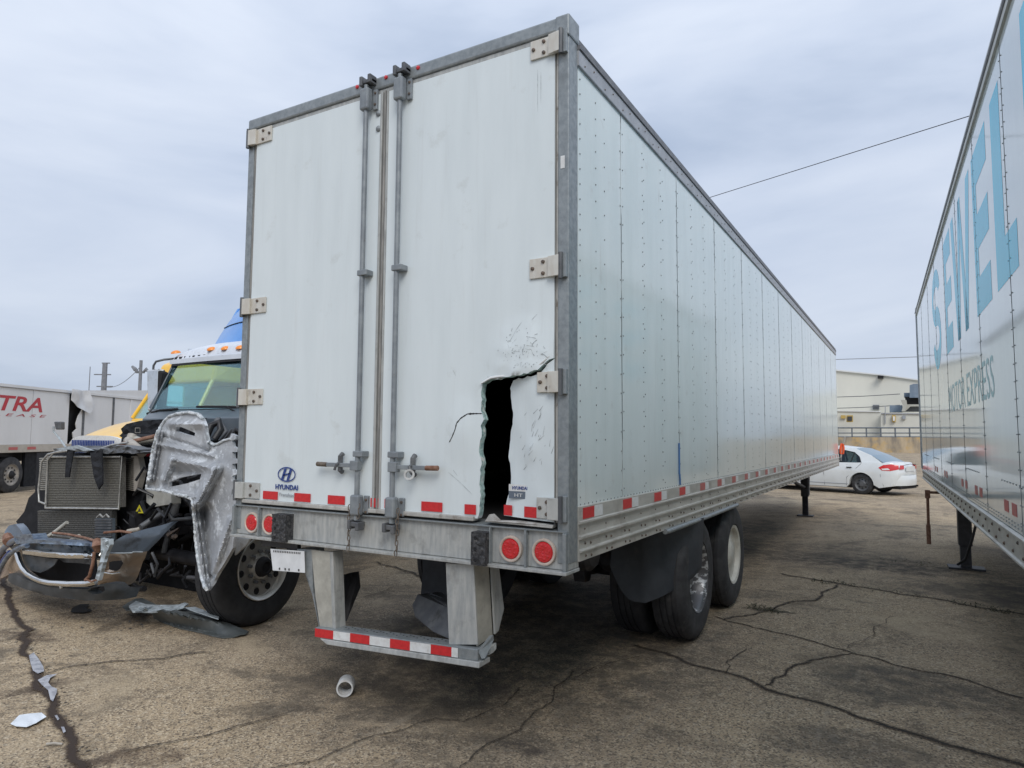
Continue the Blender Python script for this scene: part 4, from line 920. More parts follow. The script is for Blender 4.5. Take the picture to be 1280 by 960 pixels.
# landing leg + crank
lx, ly = .32, -2.75
lg = b2('landing_leg', MB().box(lx-.075, lx+.075, ly-.08, ly+.08, .3, 1.05), 'black', bevel=.006)
build('foot', MB().box(lx-.2, lx+.2, ly-.14, ly+.14, 0, .025).box(lx-.06, lx+.06, ly-.06, ly+.06, .025, .3), 'black', lg, world=False, bevel=.004)
b2('leg_gearbox', MB().box(lx+.1, lx+.9, ly-.09, ly+.06, .62, .9), 'black', bevel=.006)
b2('air_hose', MB().tube([(lx+.1, ly-.25, 1.0), (lx+.12, ly-.3, .7), (lx+.05, ly-.28, .4), (lx-.02, ly-.2, .15), (lx-.1, ly-.1, .06)], .016, 8), 'hose', smooth=60)
b2('landing_leg', MB().box(2.2, 2.35, ly-.08, ly+.08, .03, 1.05), 'black')
cp = MB().tube([(.1, ly+.32, .94), (-.05, ly+.32, .94), (-.06, ly+.32, .9), (-.065, ly+.33, .3)], .018, 8).box(-.09, -.03, ly+.29, ly+.35, .86, .97); cp.tube([(-.065, ly+.33, .5), (-.065, ly+.33, .24)], .027, 8)
b2('crank_handle', cp, 'rust')
cpx = MB()

# ------------------------------------------------------------------ WRECKED TRUCK
K = thing('wrecked_truck', 'crushed truck with its radiator exposed, beside the torn-door trailer', 'truck', (-5.5, 1.2, 0))
def kp(pts, Yv, th=.02, step=None, dis=None, dirv=(0, 1, 0), holes=()):
    Yf = Yv if callable(Yv) else (lambda x, y: Yv)
    T3 = tuple(c*th for c in dirv)
    def fn(u, v):
        if dis is None: return at(u, -v, Yf(u, -v))
        dv = dis(u, -v); return at(u, -v, Yf(u, -v)+dv[1])+Vector((dv[0], 0, dv[2]))
    return MB().sheet([(x, -y) for x, y in pts], fn, step=step or 6., thick=T3, holes=[[(x, -y) for x, y in h] for h in holes])
def kb(name, mb, m, parent=K, **k): return build(name, mb, m, parent, **k)
def tub(name, pts, r, m, n=8, parent=K): return kb(name, MB().tube([at(*p) for p in pts], r, n), m, parent, smooth=60)
# chassis and dark running gear
kb('chassis_rail', MB().box(-5.95, -5.85, .75, 9.5, .62, .9), 'black'); kb('chassis_rail', MB().box(-5.15, -5.05, .75, 9.5, .62, .9), 'black')
kb('engine', MB().box(-6.0, -5.05, 1.0, 1.9, .75, 1.5).box(-5.9, -5.3, 1.05, 1.8, 1.5, 1.66), 'blackmatt', bevel=.05)
kb('firewall', MB().box(-6.55, -4.45, 1.95, 2.0, .75, 1.95), 'blackmatt')
kb('axle_beam', MB().tube([(-6.6, 1.25, .5), (-6.2, 1.25, .42), (-4.6, 1.15, .42), (-3.75, 1.1, .5)], .07, 10), 'black', smooth=60)
kb('inner_wing', MB().sheet([(0, 0), (1, 0), (1, 1), (0, 1)], lambda u, v: (-4.45+.1*math.sin(v*3), .95+u*1.0, .55+v*.95+.1*math.sin(u*PI)), step=.12, thick=(.01, 0, 0)), 'blackmatt', smooth=50)
random.seed(11)
for k in range(16):
    x, y = random.uniform(-5.1, -4.1), random.uniform(.85, 1.5); z = random.uniform(.55, 1.5); P = [Vector((x, y, z))]
    for j in range(4): P.append(P[-1]+Vector((random.uniform(-.25, .25), random.uniform(-.1, .1), random.uniform(-.2, .2))))
    kb('engine_hose', MB().tube(P, random.choice((.012, .02, .03, .04)), 8), random.choice(('hose', 'black', 'darkgrey', 'hose')), smooth=60)
for k in range(7):
    x, y, z = random.uniform(-4.95, -4.0), random.uniform(1.1, 1.6), random.uniform(.5, 1.25); s = random.uniform(.07, .17)
    kb('engine_bracket', MB().box(x-s, x+s, y-s*.6, y+s*.6, z-s*.8, z+s*.8), random.choice(('black', 'blackmatt', 'darkgrey')), bevel=.02)
kb('shock_absorber', MB().tube([at(205, 690, 1.1), at(213, 660, 1.1)], .03, 10).tube([at(213, 660, 1.1), at(224, 612, 1.15)], .045, 10), 'darkgrey', smooth=60)
kb('bay_shade_sheet', kp([(150, 600), (300, 600), (300, 738), (200, 742), (150, 722)], 1.45, .03, 12), 'blackmatt')  # upright black sheet, fills in the engine bay's shade as colour
kb('side_bracket', kp([(183, 612), (214, 618), (214, 630), (190, 634), (183, 628)], .75, .1, 6), 'galvtan', bevel=.005)
# radiator stack
def grid_core(name, x0, x1, y0, y1, Y, m, slat_m, nsl, th=.05):
    a, b, c_, d = at(x0, y0, Y), at(x1, y0, Y), at(x1, y1, Y), at(x0, y1, Y)
    o = kb(name, MB().prism([a, b, c_, d], (0, .012, 0), (0, th, 0)), m)
    s = MB()
    for k in range(nsl):
        t = (k+.5)/nsl; p, q = a.lerp(d, t), b.lerp(c_, t); h = (a.z-d.z)/nsl*.27
        s.add([p+Vector((0, 0, -h)), q+Vector((0, 0, -h)), q+Vector((0, 0, h)), p+Vector((0, 0, h)), p+Vector((0, .012, -h)), q+Vector((0, .012, -h)), q+Vector((0, .012, h)), p+Vector((0, .012, h))],
              [(0, 1, 2, 3), (0, 4, 5, 1), (3, 2, 6, 7), (0, 3, 7, 4), (1, 5, 6, 2)])
    kb('cooling_tubes', s, slat_m, o, kind='stuff'); return o
grid_core('radiator', 49, 167, 572, 613, .72, 'core_dk', 'fin', 17)
grid_core('charge_air_cooler', 59, 151, 571, 634, .6, 'core_dk', 'core_alu', 30)
grid_core('condenser', 47, 140, 638, 700, .66, 'core_dk', 'core_dk', 26)
for pts in ([(57, 635, .58), (60, 571, .58), (151.5, 571, .58), (148.5, 636, .58), (57, 635, .58)],):
    tub('core_frame', pts, .011, 'alutube')
tub('core_frame', [(57, 630, .57), (49, 627, .57), (48, 612, .57), (52, 577, .57), (60, 568, .57), (75, 564, .57), (95, 563, .58)], .011, 'alutube')
tub('core_frame', [(60, 575, .57), (67, 566, .57), (82, 564, .57)], .009, 'alutube')
kb('core_tank', kp([(164, 570), (172, 570), (176, 590), (170, 614), (163, 613)], .72, .06), 'duct')
oc = grid_core('oil_cooler', 118, 139, 648, 676, .56, 'cab', 'darkgrey', 8, .04)
kb('cooler_port', MB().tube([at(121, 647, .57), at(125, 643, .57), at(129, 647, .57)], .009, 6).tube([at(129, 647, .57), at(133, 643, .57), at(137, 647, .57)], .009, 6), 'alutube', oc)
kb('cooler_shroud', kp([(140, 636), (165, 612), (172, 600), (176, 575), (183, 590), (180, 620), (170, 650), (160, 690), (141, 690)], .8, .05), 'blackmatt')
kb('radiator_shroud', kp([(46, 566), (180, 566), (180, 700), (40, 700)], .86, .06, 14), 'blackmatt')
ws = kb('warning_sticker', MB().prism([at(168.5, 641.5, .78), at(179, 641.5, .78), at(174, 631, .78)], (0, 0, 0), (0, .004, 0)), 'warn'); kb('sticker_print', MB().prism([at(172, 639.5, .775), at(176, 639.5, .775), at(174, 635, .775)], (0, 0, 0), (0, .002, 0)), 'ink', ws)
def rag(pts, Y): return kp(pts, lambda x, y: Y-.002*(y-560)*.3, .012, 5, lambda x, y: (0, .02*noi(x*.15, y*.15), 0))
kb('torn_rubber_strip', rag([(84, 562), (92, 563), (89, 578), (86, 597), (81, 597), (82, 580)], .52), 'blackmatt'); kb('torn_rubber_strip', rag([(112, 562), (127, 563), (128, 590), (128, 605), (123, 612), (117, 596)], .52), 'blackmatt')
kb('crumpled_tray', kp([(66, 561), (85, 558), (98, 557), (112, 562), (130, 560), (178, 561), (172, 566), (120, 566), (95, 565), (70, 566)], .6, .3, 6, lambda x, y: (0, .05*noi(x*.1, y*.2), .02*noi(x*.2, 3))), 'darkgrey')
kb('crumpled_tray', kp([(70, 561), (96, 556.5), (106, 560), (116, 563), (104, 563.5), (96, 560.5), (76, 563)], .5, .02, 5), 'lightedge')
kb('torn_hood_scrap', kp([(122, 563), (130, 559), (145, 556.5), (160, 558), (172, 562), (181, 565), (165, 567.5), (150, 566), (135, 567.5), (124, 566)], .55, .15, 4, lambda x, y: (0, .04*noi(x*.2, y*.3), 0)), 'darkgrey')
tub('bent_rod', [(150, 556, .8), (165, 552, .85), (195, 545, .9)], .022, 'rust'); tub('bent_rod', [(120, 563, .6), (140, 556, .65), (160, 553, .7)], .01, 'alutube')
kb('duct_pipe', MB().tube([at(160, 551, .9), at(166, 556, .8), at(178, 566, .75)], .045, 10), 'duct', smooth=50)
kb('duct_pipe', MB().tube([at(166, 548, 1.0), at(180, 552, .95), at(196, 548, 1.)], .035, 10), 'galvtan', smooth=50)
kb('duct_joint', MB().tube([at(163, 551, .95), at(166, 544, .98)], .05, 10), 'duct', smooth=50)
kb('coolant_cap', MB().lathe([(0, .035), (.03, .035), (.035, .02), (.035, 0)], at(186, 566, .85), (0, -1, 0), 12), 'redletter')
kb('bracket_casting', kp([(170, 568), (184, 570), (186, 600), (178, 612), (174, 590)], .9, .1), 'duct', bevel=.01)
# cowl box with broken edge
kb('air_intake_box', kp([(149, 545), (153, 541), (151, 536), (158, 530), (166, 528), (175, 526), (240, 522), (235, 552), (190, 548), (166, 552), (152, 555), (155, 548)], 1.3, .5, 6, lambda x, y: (0, .03*noi(x*.2, y*.2), 0)), 'blackmatt')
kb('intake_marking', MB().tube([at(169, 535, 1.27), at(175, 535, 1.27), at(175, 541, 1.27), at(169, 541, 1.27), at(169, 535, 1.27)], .003, 4), 'duct')
# bumper, curved in plan
def Yb(x, y): return .0+.38*abs((x-80)/92)**2.2+.0*(y-700)
def Yb2(o): return lambda x, y: Yb(x, y)+o
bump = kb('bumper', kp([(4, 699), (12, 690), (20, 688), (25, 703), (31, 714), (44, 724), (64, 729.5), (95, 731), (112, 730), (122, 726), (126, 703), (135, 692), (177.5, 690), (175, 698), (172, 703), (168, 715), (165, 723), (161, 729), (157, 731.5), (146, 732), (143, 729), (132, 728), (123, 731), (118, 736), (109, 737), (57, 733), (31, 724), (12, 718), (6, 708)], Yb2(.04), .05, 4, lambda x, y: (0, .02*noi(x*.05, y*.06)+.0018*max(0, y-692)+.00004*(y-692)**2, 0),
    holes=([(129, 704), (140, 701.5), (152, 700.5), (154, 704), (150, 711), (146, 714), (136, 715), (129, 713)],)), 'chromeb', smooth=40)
tub2 = lambda pts, Yo, r, m, name, n=10: kb(name, MB().tube([at(x, y, Yb(x, y)+Yo) for x, y in pts], r, n), m, smooth=60)
tub2([(21.5, 692), (24, 702), (28.6, 711), (35, 718), (43, 722.7), (52, 726.5), (63, 728.6), (85, 730), (109, 729.5), (120, 727)], -.01, .026, 'chrome', 'grille_trim')
tub2([(130, 716), (140, 717.5), (150, 716)], .0, .008, 'chrome', 'fog_trim')
kb('grille_bar', kp([(27, 684.5), (57, 690), (85, 691.5), (117, 692), (117, 698.5), (85, 698), (57, 696.5), (28.6, 692.5)], Yb2(-.02), .06, 4, lambda x, y: (0, .02*abs(y-692-(x-60)*.05)/4, 0)), 'chrome', smooth=40)
kb('grille_void', kp([(24, 690), (118, 697), (121, 730), (60, 729), (30, 714)], Yb2(.3), .02, 8), 'seam')
kb('grille_flap', kp([(27, 693), (45, 696), (72, 699), (68, 706), (60, 712), (50, 716), (38, 713), (31, 706)], Yb2(.07), .01, 5, lambda x, y: (0, .02*noi(x*.1, y*.1), 0)), 'valance')
kb('grille_flap', kp([(72, 698), (117, 699), (116, 706), (100, 704), (80, 703)], Yb2(.12), .01, 5, lambda x, y: (0, .02*noi(x*.1, y*.1), 0)), 'darkgrey')
kb('upper_beam', kp([(17, 671), (24, 669), (40, 668), (42, 674), (80, 677), (117, 679.5), (124, 682), (117, 683), (80, 681), (42, 679), (20, 680)], Yb2(.0), .12, 4, lambda x, y: (0, .025*noi(x*.1, y*.3), 0)), 'bluebeam', smooth=40)
kb('beam_face', kp([(20, 680), (42, 678), (80, 680.5), (118, 682.5), (118, 692.5), (80, 691), (50, 688.5), (27, 684.5), (16, 688), (12, 684)], Yb2(.08), .03, 4, lambda x, y: (0, .03*noi(x*.12, y*.35), 0)), 'cab', smooth=40)
tub2([(34, 682), (28, 683), (20, 687), (12, 693), (6, 701), (1, 710), (-5, 724)], -.03, .022, 'bluebeam', 'bent_edge'); tub2([(22, 674), (14, 678), (6, 684), (0, 692), (-8, 706)], .03, .03, 'bluegrey', 'bent_edge'); tub2([(12, 690), (4, 700), (-2, 714), (-8, 730)], .05, .02, 'navy', 'bent_edge')
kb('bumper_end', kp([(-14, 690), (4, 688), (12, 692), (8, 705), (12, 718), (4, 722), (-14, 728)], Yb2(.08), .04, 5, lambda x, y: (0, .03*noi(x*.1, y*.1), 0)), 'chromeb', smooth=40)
kb('left_headlight_panel', kp([(5, 672), (6, 664), (11, 657), (19, 655), (24, 660), (29, 668), (22, 671), (12, 676), (6, 680)], .5, .08, 4, lambda x, y: (0, .05*math.sin((x-5)*.12), 0)), 'bluegrey', smooth=40)
kb('rusted_mount', MB().tube([at(9, 670, .25), at(11, 676, .22), at(13, 682, .24)], [.04, .055, .03], 8), 'rust'); kb('rusted_mount', MB().tube([at(121, 676, -.0), at(123, 682, -.02), at(122, 688, .0)], [.03, .05, .025], 8), 'rust')
kb('torn_corner', kp([(126, 672.5), (132, 674), (137.5, 674), (137.5, 681), (133, 691), (129, 703), (126, 715), (123, 726), (119, 723), (123, 708), (126, 697), (126, 684)], -.03, .03, 4, lambda x, y: (0, .03*noi(x*.3, y*.15), 0)), 'lightedge', smooth=30)
tub('bent_strut', [(118, 690, -.03), (116, 705, -.03), (112, 720, -.03), (107, 725, -.02)], .014, 'rust'); tub('bent_strut', [(107, 724, -.03), (114, 727, -.03), (120, 725, -.03)], .008, 'rust')
tub('bent_strut', [(57, 672, .2), (66, 667, .25), (74, 661, .28), (84, 653, .3)], .018, 'galvtan'); tub('bent_strut', [(66, 666, .22), (85, 668, .2), (105, 672, .15), (122, 677, .05)], .012, 'rust'); tub('bent_strut', [(66, 669, .24), (85, 671, .22), (110, 676, .15)], .009, 'duct'); tub('bent_strut', [(88, 675, .2), (96, 672, .2), (99, 669, .2)], .014, 'duct')
tub('bent_strut', [(130, 666, .4), (150, 664, .45), (165, 666, .5)], .012, 'rust'); tub('bent_strut', [(160, 664, .6), (172, 662, .62), (182, 657, .7)], .02, 'duct'); tub('bent_strut', [(176, 659, .62), (192, 648, .75), (206, 640, .8)], .03, 'darkgrey')
kb('lower_valance', kp([(11, 717), (20, 718), (31.5, 724), (57, 732.5), (90, 736), (109, 737), (116, 733), (123, 731), (132, 729), (143, 730), (149, 735.6), (163, 737), (158, 748.5), (135, 750.5), (109, 751), (72, 747), (50, 742), (28.6, 735.6), (15, 730), (10, 726)], Yb2(.0), .09, 4,
   lambda x, y: (0, .012*noi(x*.1, y*.1)+.05*max(0, (y-737)/14), 0), holes=([(109, 739), (114, 735), (122, 733), (130, 733), (131, 738), (126, 742), (116, 743)],)), 'valance', smooth=40)
kb('valance_backing', kp([(104, 731), (136, 731), (136, 747), (104, 746)], Yb2(.14), .01), 'seam'); kb('fog_lamp_pocket', kp([(126, 697), (158, 697), (156, 719), (126, 719)], Yb2(.24), .01), 'seam')
kb('valance_stud', MB().lathe([(0, .016), (.012, .014), (.016, 0)], at(77, 733.5, -.01), (0, -1, 0), 10), 'alutube')
kb('side_skirt', kp([(20, 652), (30, 640), (36, 622), (47, 612), (48, 668), (30, 668)], .9, .12, 6), 'blackmatt')
kb('right_headlight_panel', kp([(136, 691), (136.5, 686), (137.5, 681), (147, 674), (157.6, 668), (170, 664.5), (183, 661), (200, 657), (216.5, 652), (210, 657), (204, 663), (198, 669), (193, 675), (186, 682), (178, 690), (155, 691)], lambda x, y: .05+(x-136)*.006, .05, 4, lambda x, y: (0, .05*max(0, (y-(672+(178-x)*.1))/14), 0)), 'bluegrey', smooth=30)
kb('headlight_trim', MB().tube([at(137, 691.5, .04), at(155, 691.5, .14), at(165, 691, .2), at(166, 690, .2), at(178, 690, .29)], .006, 6), 'lightedge')
random.seed(21)
for k in range(44):
    px, py = random.uniform(152, 246), random.uniform(590, 722); Y0 = random.uniform(.6, 1.3); P = [at(px, py, Y0)]
    if py > 655 and px < 205 and Y0 < .7: P = [at(px+40, py-30, Y0)]
    for j in range(4): P.append(P[-1]+Vector((random.uniform(-.16, .16), random.uniform(-.05, .08), random.uniform(-.13, .13))))
    kb('engine_hose', MB().tube(P, random.choice((.006, .009, .014, .02, .028)), 6), random.choice(('hose', 'black', 'darkgrey', 'hose', 'black', 'blackmatt', 'bolt')), smooth=60)
# crumpled silver hood section
HP = [(182, 612), (185, 596), (187, 582), (190, 562), (194, 542), (201, 530), (210, 519), (220, 515.5), (235, 514), (247, 517), (253, 524), (256, 532), (257, 541), (259, 551), (266, 555), (272, 554), (279, 549), (287, 547), (289, 542), (295, 545), (294, 549), (289.5, 551), (291, 558), (297, 561), (296, 565), (290, 565), (291, 573), (298, 575), (297, 579), (290, 580), (291, 587), (298, 588), (298, 592), (290, 595), (290, 602), (299, 601), (299, 606), (290, 612), (289, 618), (295, 625), (301, 628), (300, 634), (293, 635), (293, 655), (292, 672), (291, 685), (281, 703), (272, 717), (266, 729), (259, 739), (254, 734), (250, 722), (247, 707), (245, 685), (242, 660), (241, 640), (240, 622), (232, 619), (220, 617), (205, 612), (192, 611)]
H1 = [(220.5, 534), (226, 533.5), (244, 541), (243, 546), (232, 543), (220, 539)]; H2 = [(211, 603), (225, 597), (252, 592), (250, 599), (235, 604), (211, 609)]
def ridge(x, y, a, b, wd, h):
    ax, ay = a; bx_, by = b; dx, dy = bx_-ax, by-ay; t = max(0, min(1, ((x-ax)*dx+(y-ay)*dy)/(dx*dx+dy*dy))); d = math.hypot(x-ax-t*dx, y-ay-t*dy)
    return h*max(0, 1-d/wd)
def hd(x, y):
    o = .04*noi(x*.02, y*.02, 4)+.005*noi(x*.08, y*.08, 8)+.0012*noi(x*.5, y*.5, 2)
    o += -ridge(x, y, (205, 600), (215, 575), 6, .07)-ridge(x, y, (215, 575), (262, 585), 7, .06)-ridge(x, y, (246, 630), (269, 585), 9, .13)-ridge(x, y, (200, 556), (266, 570), 4, .04)
    o += -ridge(x, y, (212, 530), (250, 530), 8, .05)+ridge(x, y, (225, 590), (245, 590), 10, .06)-ridge(x, y, (187, 600), (198, 540), 5, .09)-ridge(x, y, (241, 622), (258, 738), 4, .08)-ridge(x, y, (200, 613), (240, 621), 4, .08)
    o += ridge(x, y, (255, 640), (262, 720), 14, .12)-ridge(x, y, (288, 650), (266, 715), 6, .07)-ridge(x, y, (256, 530), (259, 560), 4, .05)-ridge(x, y, (203, 545), (256, 562), 3, -.03)
    return (0, o, 0)
hood = kb('crumpled_hood_panel', kp(HP, lambda x, y: .22+.0012*(300-x)-.0006*(y-600), .03, 2.2, hd, holes=(H1, H2)), 'silver', smooth=32)
def hpt(x, y, k=-.01): return at(x, y, .22+.0012*(300-x)-.0006*(y-600)+hd(x, y)[1]+k)
def fray(pts, r):
    mb = MB(); P = []
    for i in range(len(pts)-1):
        n = max(2, int(math.hypot(pts[i+1][0]-pts[i][0], pts[i+1][1]-pts[i][1])/2))
        for j in range(n): t = j/n; P.append((pts[i][0]+(pts[i+1][0]-pts[i][0])*t, pts[i][1]+(pts[i+1][1]-pts[i][1])*t))
    P.append(pts[-1]); mb.tube([hpt(x+random.uniform(-.25, .25), y+random.uniform(-.25, .25)) for x, y in P], [r*random.uniform(.75, 1.2) for _ in P], 7); return mb
kb('frayed_edge', fray([(254, 524), (247, 517.5), (235, 515.5), (221, 517), (211, 520.5), (202, 531), (196, 543), (191, 563), (188, 583), (186, 597), (183.5, 611), (192, 612), (205, 613.5), (220, 618), (232, 620), (240, 624)], .014), 'fray', hood, smooth=50)
kb('frayed_edge', fray([(240, 624), (242, 641), (243.5, 661), (246, 686), (248.5, 707), (252, 722), (256, 733), (259, 738)], .012), 'fray', hood, smooth=50)
kb('frayed_edge', fray([(260, 552), (266, 556), (272, 555), (280, 550.5), (288, 548.5)], .01), 'fray', hood, smooth=50)
kb('fender_strip', kp([(293, 672), (312, 674), (308, 681), (290, 697), (272, 722), (262, 735), (270, 718), (285, 695)], .62, .02, 5), 'whitetape', bevel=.002)
kb('backing_block', kp([(285, 560), (302, 545), (303, 625), (292, 640), (286, 615)], .62, .05, 6), 'blackmatt')
tub('black_loop_hose', [(258, 545, .9), (264, 532, .95), (274, 527, 1.0), (276, 537, 1.0), (268, 549, .95)], .035, 'hose')
for k in range(3): tub('black_loop_hose', [(276+k*5, 552, 1.1), (285+k*5, 541-k*2, 1.15), (300+k*4, 546, 1.2), (312+k*3, 565, 1.2)], .028, 'hose')
kb('battery_box', MB().box(-4.55, -3.9, 1.35, 1.75, 1.1, 1.62), 'blackmatt', bevel=.04)
# front wheel
wc = Vector((-3.42, .95, .5)); wax = Vector((1, .06, 0)).normalized()
prof = [(-.03, .285), (0, .30), (.0, .34), (.006, .40), (-.004, .455), (-.022, .485), (-.04, .497)]
for g in range(4):
    q = -.055-g*.05; prof += [(q, .503), (q-.036, .503), (q-.038, .49), (q-.048, .49)]
prof += [(-.27, .495), (-.285, .47), (-.295, .40), (-.27, .285)]
wl = kb('wheel', MB().lathe(prof, wc, wax, 56, True), 'rubber', smooth=35)
kb('rim', MB().lathe([(-.03, .286), (.0, .29), (.004, .283), (-.012, .268), (-.02, .255), (-.045, .25), (-.052, .18), (-.05, .12), (-.02, .105), (-.015, .09)], wc, wax, 48), 'alloytruck', wl, smooth=35)
ax1 = wax.orthogonal().normalized(); ax2 = wax.cross(ax1)
for k in range(10):
    hm = MB(); t = 2*PI*k/10; c0 = wc+(ax1*math.cos(t)+ax2*math.sin(t))*.212+wax*(-.0475); hm.lathe([(0, 0), (.004, 0), (.004, .028), (0, .03)], c0, wax, 14); kb('hand_hole', hm, 'seam', wl)
kb('hub', MB().lathe([(-.03, .09), (.0, .085), (.03, .07), (.035, .05), (.02, .045), (.02, 0)], wc, wax, 20), 'seam', wl, smooth=40)
for k in range(10):
    hm = MB(); t = 2*PI*(k+.5)/10; c0 = wc+(ax1*math.cos(t)+ax2*math.sin(t))*.138+wax*(-.04); hm.lathe([(0, .018), (.03, .016), (.034, 0)], c0, wax, 6); kb('lug_nut', hm, 'darkgrey', wl)
# cab
def cx(px, y, Y): return at(px, y, Y)
CX = -5.5; HW = 1.06
kb('cab_floor', MB().box(-6.55, -4.45, 1.9, 4.0, 1.15, 1.22), 'int')
xq = at(178, 521, 1.5).x
kb('cowl', MB().add([(xq, 1.5, 1.6), (-4.44, 1.45, 1.6), (-4.44, 1.95, 1.5), (-6.5, 1.95, 1.5), (xq, 1.5, 1.84), (-4.44, 1.45, 1.84), (-4.44, 1.8, 1.97), (-6.5, 1.8, 1.97), (-4.44, 2.0, 1.97), (-6.5, 2.0, 1.97)],
   [(0, 1, 5, 4), (4, 5, 6, 7), (7, 6, 8, 9), (0, 4, 7, 3), (3, 7, 9), (1, 2, 6, 5), (2, 8, 6), (0, 3, 2, 1), (3, 9, 8, 2)]), 'cab', bevel=.01)
for xx, nm in ((-6.62, 'far'), (-4.42, 'near')):
    kb('cab_door', MB().box(xx, xx+.04, 1.9, 3.4, 1.1, 2.02), 'cab', bevel=.01)
    sg_ = 1 if xx < -5.5 else -1; xb = xx+.02; xt = xb+sg_*.07
    kb('door_frame', MB().tube([(xb, 1.84, 1.98), (xt, 2.14, 2.64)], .03, 6), 'cab'); kb('door_frame', MB().tube([(xb, 3.3, 2.0), (xt, 3.3, 2.68)], .05, 6), 'cab'); kb('door_frame', MB().tube([(xt, 2.14, 2.64), (xt, 3.3, 2.66)], .035, 6), 'cab')
    kb('side_window', MB().prism([(xb, 1.88, 2.02), (xb, 3.28, 2.02), (xt, 3.28, 2.63), (xt, 2.17, 2.63)], (0, 0, 0), (.006, 0, 0)), 'glass')
kb('cab_rear_wall', MB().box(-6.6, -4.4, 3.9, 3.95, 1.1, 2.7), 'int')
kb('seat', MB().box(-6.2, -5.8, 2.7, 2.82, 1.5, 2.05).box(-6.2, -5.8, 2.4, 2.8, 1.45, 1.6), 'int', bevel=.05); kb('seat', MB().box(-5.1, -4.7, 2.7, 2.82, 1.6, 2.35).box(-5.1, -4.7, 2.4, 2.8, 1.55, 1.7), 'int', bevel=.05)
# windshield slab: base at y 1.80 z 1.96, top at y 2.17 z 2.62
def wsf(u, v):   # u -1..1 , v 0..1
    hw = 1.03-.01*v; b = .03*(u*u)
    return (CX+u*hw, 1.76+.30*v+b, 1.95+.665*v)
kb('windshield', MB().sheet([(-1, 0), (1, 0), (1, 1), (-1, 1)], wsf, step=.2, thick=(0, .008, 0)), 'glass', smooth=60)
kb('sun_visor', MB().sheet([(-1, .86), (1, .86), (1, 1.04), (-1, 1.04)], lambda u, v: Vector(wsf(u, v))+Vector((0, -.026, 0)), step=.12, thick=(0, .02, 0)), 'seam', smooth=60)
for s in (-1, 1):
    kb('a_pillar', MB().tube([wsf(s*1.01, v) for v in (-.02, .5, 1.04)], .013, 8), 'cab', smooth=60)
kb('windshield_seal', MB().tube([wsf(u/8, -.01) for u in range(-8, 9)], .014, 6), 'seam')
# roof cap
def roof(u, v):    # u -1..1 across, v 0 front..1 back
    hw = 1.07+.04*min(1, v*3); q = min(1, v*4.5); zz = 2.60+(.20+.03*(1-u*u))*math.sqrt(max(0, 1-(1-q)**2))*(1-abs(u)**6*.45); return (CX+u*hw, 2.02+v*1.8+.04*u*u*(1-v), zz)
kb('cab_roof', MB().sheet([(-1, 0), (1, 0), (1, 1), (-1, 1)], roof, step=.05, thick=(0, 0, -.03)), 'cabroof', smooth=60)
kb('roof_skirt', MB().sheet([(-1, 0), (1, 0), (1, 1), (-1, 1)], lambda u, v: Vector(roof(u, 0))+Vector((0, -.024, -.05+.055*v)), step=.12, thick=(0, .02, 0)), 'cabroof', smooth=60)
kb('roof_side', MB().box(-6.6, -6.57, 2.3, 3.9, 2.6, 2.78).box(-4.43, -4.4, 2.3, 3.9, 2.6, 2.78), 'cabroof')
for px, py in ((220, 438.3), (265, 434), (282.5, 433), (301, 432)):
    p = at(px, py+1, 2.08); q = Vector((p.x, 2.08, p.z-.025))
    mb = MB().lathe([(0, .06), (.02, .055), (.035, .03), (.04, 0)], q, (0, -.25, 1), 14)
    mb.v = [Vector((q.x+(v.x-q.x)*1.0, v.y, v.z)) for v in mb.v]; kb('marker_light', mb, 'amber', smooth=50)
def fair(u, v):
    hw = .68+.12*v; zz = 2.80+.98*(1-(1-v)**2); return (CX+u*hw, 2.24+1.15*v+.12*u*u, zz-.03*u*u)
kb('roof_fairing', MB().sheet([(-1, 0), (1, 0), (1, 1), (-1, 1)], fair, step=.1, thick=(0, .03, 0)), 'fairing', smooth=60)
kb('fairing_side', MB().prism([(CX-.68, 2.4, 2.8), (CX-.68, 3.6, 2.8), (CX-.79, 3.5, 3.74), (CX-.73, 2.75, 3.35)], (0, 0, 0), (.03, 0, 0)), 'fairing')
kb('fairing_base', MB().box(CX-.64, CX+.64, 2.5, 3.6, 2.74, 2.84), 'fairing')
kb('fairing_seam', MB().tube([Vector(fair(u/6, .16))+Vector((0, -.006, 0)) for u in range(-6, 7)], .007, 5), 'seam')
# wipers
for pts in ([(184, 517, 1.7), (200, 513, 1.72), (222, 511.5, 1.72)], [(246, 508.5, 1.72), (280, 508.5, 1.72), (302, 509, 1.72)]): tub('wiper', pts, .014, 'seam', 6)
tub('wiper', [(284, 509, 1.70), (302, 519, 1.66)], .01, 'seam', 6); tub('wiper', [(184, 519, 1.66), (196, 514, 1.7)], .012, 'seam', 6)
# mirror
mp0 = [(222, 448, 2.15), (205, 449.5, 2.0), (195, 452, 1.95), (192, 457, 1.95), (191.5, 462, 1.95)]
tub('mirror_arm', mp0, .014, 'darkgrey')
mr_ = kb('mirror', MB().prism([at(183, 462, 1.9), at(198, 461, 1.9), at(197, 512, 1.9), at(184, 514, 1.9)], (0, 0, 0), (0, .10, 0)), 'chrome', bevel=.02)
kb('mirror_shell', MB().prism([at(197, 463, 1.88), at(203, 466, 1.92), at(198, 510, 1.92), at(195.5, 513, 1.88)], (0, 0, 0), (.01, .1, 0)), 'seam', mr_, bevel=.01)
kb('sleeper', MB().box(-6.55, -4.45, 4.0, 5.0, 1.1, 2.75), 'cab', bevel=.05)
for xx in (-6.6, -4.7):
    for yy in (7.0, 8.3): kb('wheel', MB().lathe([(0, 0), (0, .3), (.02, .45), (.05, .5), (.5, .5), (.53, .45), (.55, .3), (.55, 0)], (xx-.1, yy, .5), (1, 0, 0), 28), 'rubber', smooth=40)

